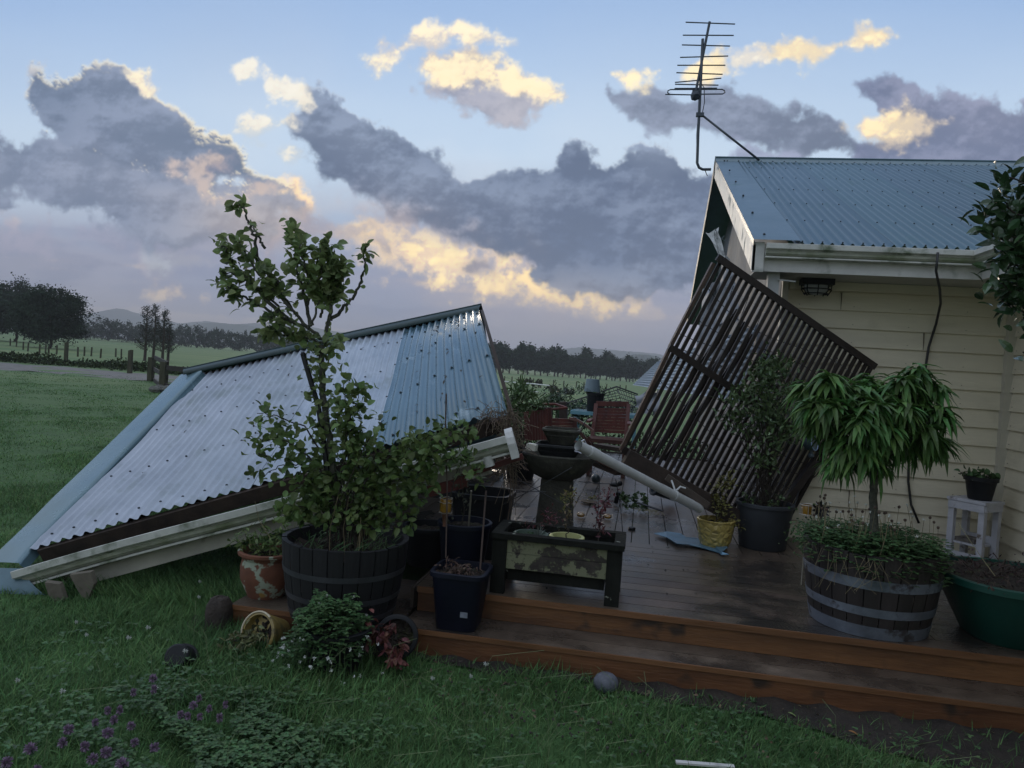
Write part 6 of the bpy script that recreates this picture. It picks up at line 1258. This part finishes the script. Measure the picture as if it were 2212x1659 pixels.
b = MB(); b.beam(Q(1240, 920, .3), Q(1275, 960, .3), .07, .04); b.beam(Q(1275, 945, .2), Q(1240, 978, .2), .06, .04); b.beam(Q(1240, 955, .2), Q(1330, 1000, -.4), .08, .04); b.build('leg_frame', brw, bn)
b = MB(); b.tube([Q(1246, 942, -.2), Q(1262, 915, -.2), Q(1268, 905, -.2)], .006, 5); b.tube([Q(1238, 941, -.2), Q(1252, 947, -.2), Q(1262, 952, -.2)], .006, 5); tag(b.build('bent_rod', alu), 'thin pale bent metal rods sticking up behind the upper bowl', 'rod')
# lumber pile below the chair
for k, (x0_, y0_, x1_, y1_, m_, lab) in enumerate([(1250, 968, 1335, 1010, brw, 'dark red plank lying under the garden chair, upper'), (1262, 990, 1340, 1022, oldwood, 'black plank lying below the red one near the trellis foot'), (1290, 962, 1368, 975, oldwood, 'dark plank lying flat behind the trellis foot')]):
    b = MB(); b.beam(at(x0_, y0_, Y=7.6), at(x1_, y1_, Y=7.3), .14, .04); tag(b.build('plank', m_), lab, 'plank', 'planks under the garden chair')
# teal table with black pot
YT = 11.0
tb_ = empty('teal_table', at(1305, 960, Y=YT)*arr(1, 1, 0)+arr(0, 0, ZD), 'pale teal garden table behind the slatted chair', 'table')
a, c = at(1232, 893, Y=YT), at(1384, 899, Y=YT); tm = mat('teal_paint', (.16, .34, .40), .3, .15, 5, .05)
b = MB(); b.box(((a[0]+c[0])/2, YT+.3, (a[2]+c[2])/2), (c[0]-a[0], .62, .05)); b.build('tabletop', tm, tb_)
for x_ in (a[0]+.08, c[0]-.08):
    for y_ in (YT+.05, YT+.55): b = MB(); b.box((x_, y_, (a[2]+ZD)/2-.02), (.05, .05, a[2]-ZD-.05)); b.build('leg', tm, tb_)
zt_ = (a[2]+c[2])/2+.025; c_ = arr(at(1284, 888, Y=YT+.2)[0], YT+.22, zt_); pot('black_planter', c_, .115, .13, .28, blk, 'tall black round planter standing on the teal table')
c2_ = c_+arr(-.02, .0, .24); b = MB(); blob_leaves(b, c2_+arr(-.06, 0, .07), (.28, .15, .08), 220, .06, .02, .4, rows=LONG); tag(b.build('trailing_plant', leafD), 'dark trailing plant in the black planter on the teal table', 'plant')
e0, e1 = at(1279, 846, Y=YT+.2), at(1280, 820, Y=YT+.2)
sh = empty('shade_lamp', e0-arr(0, 0, .18), 'blue-grey lampshade-shaped light on a stake above the black planter', 'lamp'); b = MB(); b.lathe([(.125, 0), (.098, .19), (.001, .192), (.001, .19), (.09, .185), (.12, 0)], e0, 24); b.build('lamp_shade', mat('blue_grey_shade', (.16, .22, .25), .6, .12, 8, .1), sh, smooth=True); b = MB(); b.tube([e0+arr(0, 0, .15), e0-arr(0, 0, .22)], .014, 6); b.build('stake', wirem, sh)
# dark timber stub behind
b = MB(); b.beam(at(1216, 868, Y=10.2), at(1218, 915, Y=10.2), .16, .1); tag(b.build('timber_stub', oldwood), 'thick brown post stub behind the overturned bench', 'post')
# collapsed wire arch
wa = MB(); Pq = lambda x, y, d=11.6: at(x, y, Y=d)
for k in range(15):
    t = k/14; x = 1222+110*t; yt = 872-36*t; wa.tube([Pq(x, yt), Pq(x+6, yt+18, 11.5), Pq(x+3+20*t, 900+8*t, 11.3)], .0055, 4)
for k in range(10): t = k/9; wa.tube([Pq(1222+3*k, 872+2.5*k), Pq(1275, 855+4*k), Pq(1332+2*k, 836+6*k)], .0055, 4)
for k in range(8): t = k/7; wa.tube([Pq(1332+t*44, 836+t*16), Pq(1345+t*30, 862+10*t, 11.4), Pq(1352+t*26, 890, 11.2)], .0055, 4)
for k in range(5): wa.tube([Pq(1333+2*k, 840+9*k), Pq(1378, 856+8*k)], .0055, 4)
wa.tube([Pq(1219, 873), Pq(1332, 835), Pq(1378, 852)], .012, 5)
tag(wa.build('wire_arch', wirem), 'collapsed black wire arch sagging behind the teal table', 'wire arch')
b = MB(); 
for k in range(220): p = at(random.uniform(1225, 1375), random.uniform(868, 925), Y=random.uniform(11.2, 12)); b.leaves([p]*5, rdir(5, .2), rdir(5), .06, .03, .4)
tag(b.build('dark_creeper', leafD), 'dark tangled creeper caught in the collapsed wire arch', 'creeper', kind='stuff')
# oleander-like bush and dark plants beyond the broken gutter
ob = at(1130, 925, Y=8.8)*arr(1, 1, 0)+arr(0, 0, ZD); ol = empty('oleander_bush', ob, 'bright green long-leaved bush beyond the broken end of the fallen roof', 'bush'); a_, b = MB(), MB()
for x, y in [(1122, 840), (1105, 855), (1140, 855), (1100, 872), (1125, 868), (1148, 872), (1110, 890), (1135, 890), (1170, 880), (1098, 900), (1150, 895), (1120, 905), (1128, 852), (1162, 888)]:
    t = at(x, y, Y=8.8+random.uniform(-.15, .15)); branch(a_, [ob+arr(0, 0, .1), (ob+t)/2+arr(0, 0, .1), t], .01, .004, n=5); n_ = 46; b.leaves(t+rng.normal(size=(n_, 3))*arr(.05, .05, .06), rdir(n_, .6), rdir(n_, .8), .14*rng.uniform(.6, 1.1, n_), .022, .35, rows=LONG)
a_.build('stems', twigm, ol); b.build('foliage', mat('oleander_leaf', (.10, .17, .06), .5, .3, 6, 0, island=.35, trans=.2), ol)
pot('oleander_pot', ob, .16, .20, .34, blk, 'dark pot of the bright green bush beyond the fallen roof')
for x, y, lab in ((1193, 862, 'dark bristly shrub at the foot of the pair of mossy posts'), (1208, 858, 'dark spiky shrub just right of the mossy posts'), (1096, 870, 'very dark bush hard against the verge of the fallen roof')):
    b = MB(); t = at(x, y+6, Y=12.6); blob_leaves(b, t, (.26, .2, .22), 420, .07, .02, .5, rows=LONG); b.tube([t, t-arr(0, 0, .8)], .02, 5); tag(b.build('dark_shrub', leafD), lab, 'shrub', 'dark shrubs beyond the deck')
b = MB(); n_ = 2200; x = rng.uniform(-2.8, 1.5, n_); y = rng.uniform(12.6, 13.6, n_); b.leaves(np.stack([x, y, rng.uniform(0, .55, n_)], -1), rdir(n_, .8), rdir(n_), .10, .03, .4)
tag(b.build('garden_border', hedge), 'dim low planting along the far edge of the deck', 'planting', kind='stuff')

# ------------------------------------------------------------------ grass, clover, weeds
gl = mat('grass_blade', (.115, .215, .075), .55, .35, 1.2, 0, island=.45, trans=.22, spec=.12, col2=(.055, .12, .042))
def lawn_blades(n, x0, x1, y0, y1, hmin, hmax, w, dens=None):
    x = rng.uniform(x0, x1, n); y = rng.uniform(y0, y1, n)
    ok = ~((x > -2.32) & (y > 3.96) & (y < 13.5)) & ~((x > 1.05) & (y > 3.9))
    edge_ = 3.86-.03*np.sin(x*2.3)-.03*np.sin(x*7)-np.clip(x-.1, 0, .9)*.12-np.clip(x-.9, 0, 3)*.5
    ok &= ~((x > -2.0) & (y > edge_+rng.normal(size=n)*.05)) | ((x > -2.0) & (y > edge_) & (y < 3.95) & (rng.random(n) < .10))
    ok &= (x < y*.55+.6) & (x > -y*1.05-.9)
    cl = np.sin(x*2.1+1.3*np.sin(y*1.7))*np.sin(y*2.6+x*.8)+.6*np.sin(x*7.3+y*2)*np.sin(y*6.1)
    ok &= rng.random(n) < .75+.25*cl
    x, y, cl = x[ok], y[ok], cl[ok]; m = len(x); h = rng.uniform(hmin, hmax, m)*(1+.35*np.clip(cl, -1, 1))
    a = rng.uniform(0, 6.28, m); ln = rng.uniform(.15, .8, m); D = np.stack([np.cos(a)*ln+.18, np.sin(a)*ln*.8, np.ones(m)], -1)
    Nn = np.stack([-np.sin(a), np.cos(a), np.zeros(m)], -1); Nn = np.cross(D, Nn)
    return np.stack([x, y, gh(x, y)-.005], -1), D, Nn, h, np.full(m, w)*rng.uniform(.6, 1.3, m)
G3 = ((0, .8), (.5, .75), (1, .05))
b = MB()
for args in ((130000, -3.6, 3.3, 2.35, 4.6, .045, .12, .0048), (95000, -6.5, -1.6, 3.6, 8.0, .04, .09, .006), (50000, -8, -1.8, 6.0, 10.5, .035, .07, .008), (70000, -13, -1.8, 8.0, 16, .03, .055, .011), (40000, -22, 2, 12, 22, .03, .05, .016), (30000, -26, 2, 17, 29, .03, .05, .022), (9000, -1, 14, 13.5, 34, .06, .12, .03)):
    P, D, Nn, h, w = lawn_blades(*args); b.leaves(P, D, Nn, h, w, rng.uniform(.1, .7, len(h)), 0, rows=G3, fold=.0)
tag(b.build('lawn_grass', gl), 'long damp grass of the lawn', 'grass', kind='stuff')
# rough tufts under the fallen roof edge and along the gutter shadow
b = MB(); n_ = 16000; x = rng.uniform(-3.7, -1.6, n_); y = rng.uniform(4.1, 4.9, n_); ok = (x < -2.33) | (y < 3.98); x, y = x[ok], y[ok]; m = len(x); a = rng.uniform(0, 6.28, m); D = np.stack([np.cos(a)*.4, np.sin(a)*.4, np.ones(m)], -1)
b.leaves(np.stack([x, y, gh(x, y)], -1), D, np.stack([-np.sin(a), np.cos(a), a*0], -1), rng.uniform(.06, .19, m), .005, .5, rows=G3, fold=0); tag(b.build('tall_grass', gl), 'taller uncut grass along the foot of the fallen roof', 'grass', kind='stuff')
# broad leaf clover in the grass bottom left and lawn weeds
b = MB(); n_ = 5200; x = np.concatenate([rng.normal(-1.62, .30, 3600), rng.uniform(-3, 1.6, 1600)]); y = np.concatenate([rng.normal(2.75, .22, 3600), rng.uniform(2.4, 3.7, 1600)]); ok = (np.sin(x*9+2*np.sin(y*7))*np.sin(y*11+x*3) > -.1); x, y = x[ok], y[ok]; n_ = len(x); z = gh(x, y)+rng.uniform(.03, .085, n_)
for k in range(3): th = k*2.094+x*70; b.leaves(np.stack([x, y, z], -1), np.stack([np.cos(th), np.sin(th), rng.uniform(-.1, .3, n_)], -1), (0, 0, 1), .017, .014, .1, 0, rows=ROUND)
tag(b.build('lawn_clover', leafC), 'clover leaves spreading through the lawn at the bottom of the photo', 'clover', kind='stuff')
pur = mat('purple_floret', (.28, .19, .28), .6, .25, 9, 0, island=.3, trans=.2); proto = None
spots = [(330, 1478), (288, 1507), (331, 1506), (430, 1510), (418, 1524), (452, 1530), (390, 1545), (405, 1548), (432, 1545), (487, 1528), (474, 1560), (232, 1540), (206, 1558), (283, 1568), (246, 1562), (147, 1582), (232, 1592), (291, 1600), (334, 1614), (182, 1622), (66, 1622), (135, 1612), (228, 1636), (200, 1650), (264, 1655), (80, 1652), (15, 1652), (258, 1548)]
for i, (px, py) in enumerate(spots):
    p = at(px, py, z=.13); g = float(gh(p[0], p[1]))
    if proto is None:
        proto = empty('purple_clover', (p[0], p[1], g), '', 'flower', 'purple clover flowers in the lawn'); base = arr(p[0], p[1], g)
        q = MB(); n_ = 90; dq = rdir(n_, .25); q.leaves(base+arr(0, 0, .128)+dq*.005, dq, rdir(n_), .0135*rng.uniform(.8, 1.2, n_), .0055, -.2, rows=((0, .5), (.6, 1), (1, .5))); q.build('flower_head', pur, proto)
        q = MB(); q.tube([base, base+arr(.004, 0, .07), base+arr(0, 0, .128)], .0012, 4); q.leaves(np.repeat([base+arr(0, 0, .11)], 3, 0), [(1, 0, .3), (-.5, .8, .3), (-.5, -.8, .3)], (0, 0, 1), .025, .014, .2); q.build('stem', leafC, proto); o = proto
    else: o = copy_tree(proto)
    s_ = random.uniform(.7, 1.15)*(1.15 if py > 1560 else .9); o.location = (p[0], p[1], g); o.scale = (s_, s_, random.uniform(.85, 1.1)); o.rotation_euler.z = random.uniform(0, 6.28)
    o['label'] = 'purple clover flower head in the patch at the lower left of the lawn'
proto = None
for i, (px, py) in enumerate([(165, 1345), (187, 1372), (278, 1380), (320, 1357), (430, 1287), (38, 1470), (135, 1500), (335, 1497), (400, 1413), (432, 1250), (1018, 1452), (935, 1460), (1050, 1432)]):
    p = at(px, py, z=.12); g = float(gh(p[0], p[1]))
    if proto is None:
        proto = empty('white_clover', (p[0], p[1], g), '', 'flower', 'white clover flowers in the lawn'); base = arr(p[0], p[1], g); q = MB(); q.leaves(np.repeat([base+arr(0, 0, .118)], 30, 0), rdir(30, .3), rdir(30), .015, .005, .0, rows=G3); q.build('flower_head', petal, proto); q = MB(); q.tube([base, base+arr(0, 0, .12)], .0011, 4); q.build('stem', leafC, proto); o = proto
    else: o = copy_tree(proto)
    o.location = (p[0], p[1], g); s_ = random.uniform(.6, 1.1); o.scale = (s_, s_, 1); o['label'] = 'small white clover flower scattered in the lawn grass'
# seeding stalks
b = MB()
for k in range(90):
    x, y = random.uniform(-2.4, 1.2), random.uniform(2.45, 3.6); L = random.uniform(.15, .34); a = random.uniform(-.8, 1.4); z = float(gh(x, y))
    b.tube([(x, y, z), (x+L*.3*a, y+.02, z+L*.7), (x+L*.9*a, y+.05, z+L*.85)], .0011, 3)
for k in range(26):
    x, y = -.62+random.uniform(-.15, .25), random.uniform(3.1, 3.5); z = float(gh(x, y)); q_ = arr(x+random.uniform(-.12, .12), y, z+random.uniform(.10, .2)); b.tube([(x, y, z), q_], .0011, 3)
tag(b.build('grass_stalks', mat('pale_stalk', (.14, .18, .08), .7, .3, 10, 0)), 'thin pale seed stalks standing above the lawn', 'grass', kind='stuff')
# weeds, litter on the soil strip
b = MB()
for k in range(70):
    x = random.uniform(-.7, 1.9) if k % 3 else random.uniform(.1, 1.2); y = random.uniform(3.45-max(0, x-.4)*.2, 3.95); p = arr(x, y, .02); n_ = random.randint(4, 9); b.leaves(np.repeat([p], n_, 0), rdir(n_, .5), rdir(n_, 1), random.uniform(.018, .04), random.uniform(.008, .014), .4, rows=LONG)
n_ = 260; x = rng.uniform(-2.1, 2.2, n_); y = rng.uniform(3.3, 3.95, n_); b.leaves(np.stack([x, y, rng.uniform(.015, .035, n_)], -1), rdir(n_, 0, .2), rdir(n_, 2), .022, .012, .3, 1)
n_ = 500; x = rng.uniform(-1.2, 2.4, n_); y = rng.uniform(3.2, 3.97, n_)
for i in range(n_): b.ball((x[i], y[i], .02), random.uniform(.003, .008), 5, 2, jit=.4)
tag(b.build('soil_litter', [leafC, mat('litter_leaf', (.13, .10, .055), .8, .4, 10, 0, island=.5), mat('soil_crumb', (.07, .06, .05), .9, .4, 10, 0)]), 'weeds, crumbs and fallen leaves on the bare soil along the step', 'litter', kind='stuff')
p = at(1352/1.0, 1640, z=.03)
for (px, py, L, m_, lab) in ((2123-10, 1827-0, .05, None, None),): pass
for px, py, L, m_, lab in (((1440+1345*.5063)/1.1573, (1500+645*.5063)/1.1573, .055, mat('orange_leaf', (.34, .16, .05), .6, .2, 8, 0), 'curled orange leaf on the soil right of the lawn edge'), ((1440+1045*.5063)/1.1573, (1500+555*.5063)/1.1573, .05, mat('lime_leaf', (.18, .24, .08), .6, .2, 8, 0), 'pale green curled leaf lying on the soil below the step')):
    p = at(px, py, z=.03); b = MB(); b.leaves([p], [(1, -.3, .1)], (0, 0, 1), L, L*.35, .4, rows=LONG); tag(b.build('fallen_leaf', m_), lab, 'leaf', 'single fallen leaves on the soil')
# leaves and bits on the deck
b = MB(); n_ = 170; x = rng.uniform(-.9, 1.6, n_); y = rng.uniform(4.3, 9, n_); b.leaves(np.stack([x, y, np.full(n_, ZD+.006)], -1), rdir(n_, 0, .05), (0, 0, 1), rng.uniform(.015, .04, n_), .012, .2)
tag(b.build('deck_litter', MATS['dead_leaf']), 'wet leaves and crumbs scattered over the deck boards', 'litter', kind='stuff')

# ------------------------------------------------------------------ haze
hz = MB(); hz.box((0, 1300, 52), (5200, 2800, 130)); ho = hz.build('haze', [], org=(0, 0, 0)); tag(ho, kind='stuff')
hm = bpy.data.materials.new('haze_air'); hm.use_nodes = True; t = hm.node_tree; t.nodes.clear(); pv = t.nodes.new('ShaderNodeVolumePrincipled'); pv.inputs['Color'].default_value = (.93, .93, .97, 1); pv.inputs['Density'].default_value = .00055; pv.inputs['Anisotropy'].default_value = .0
oo = t.nodes.new('ShaderNodeOutputMaterial'); t.links.new(pv.outputs[0], oo.inputs['Volume']); ho.data.materials.append(hm)
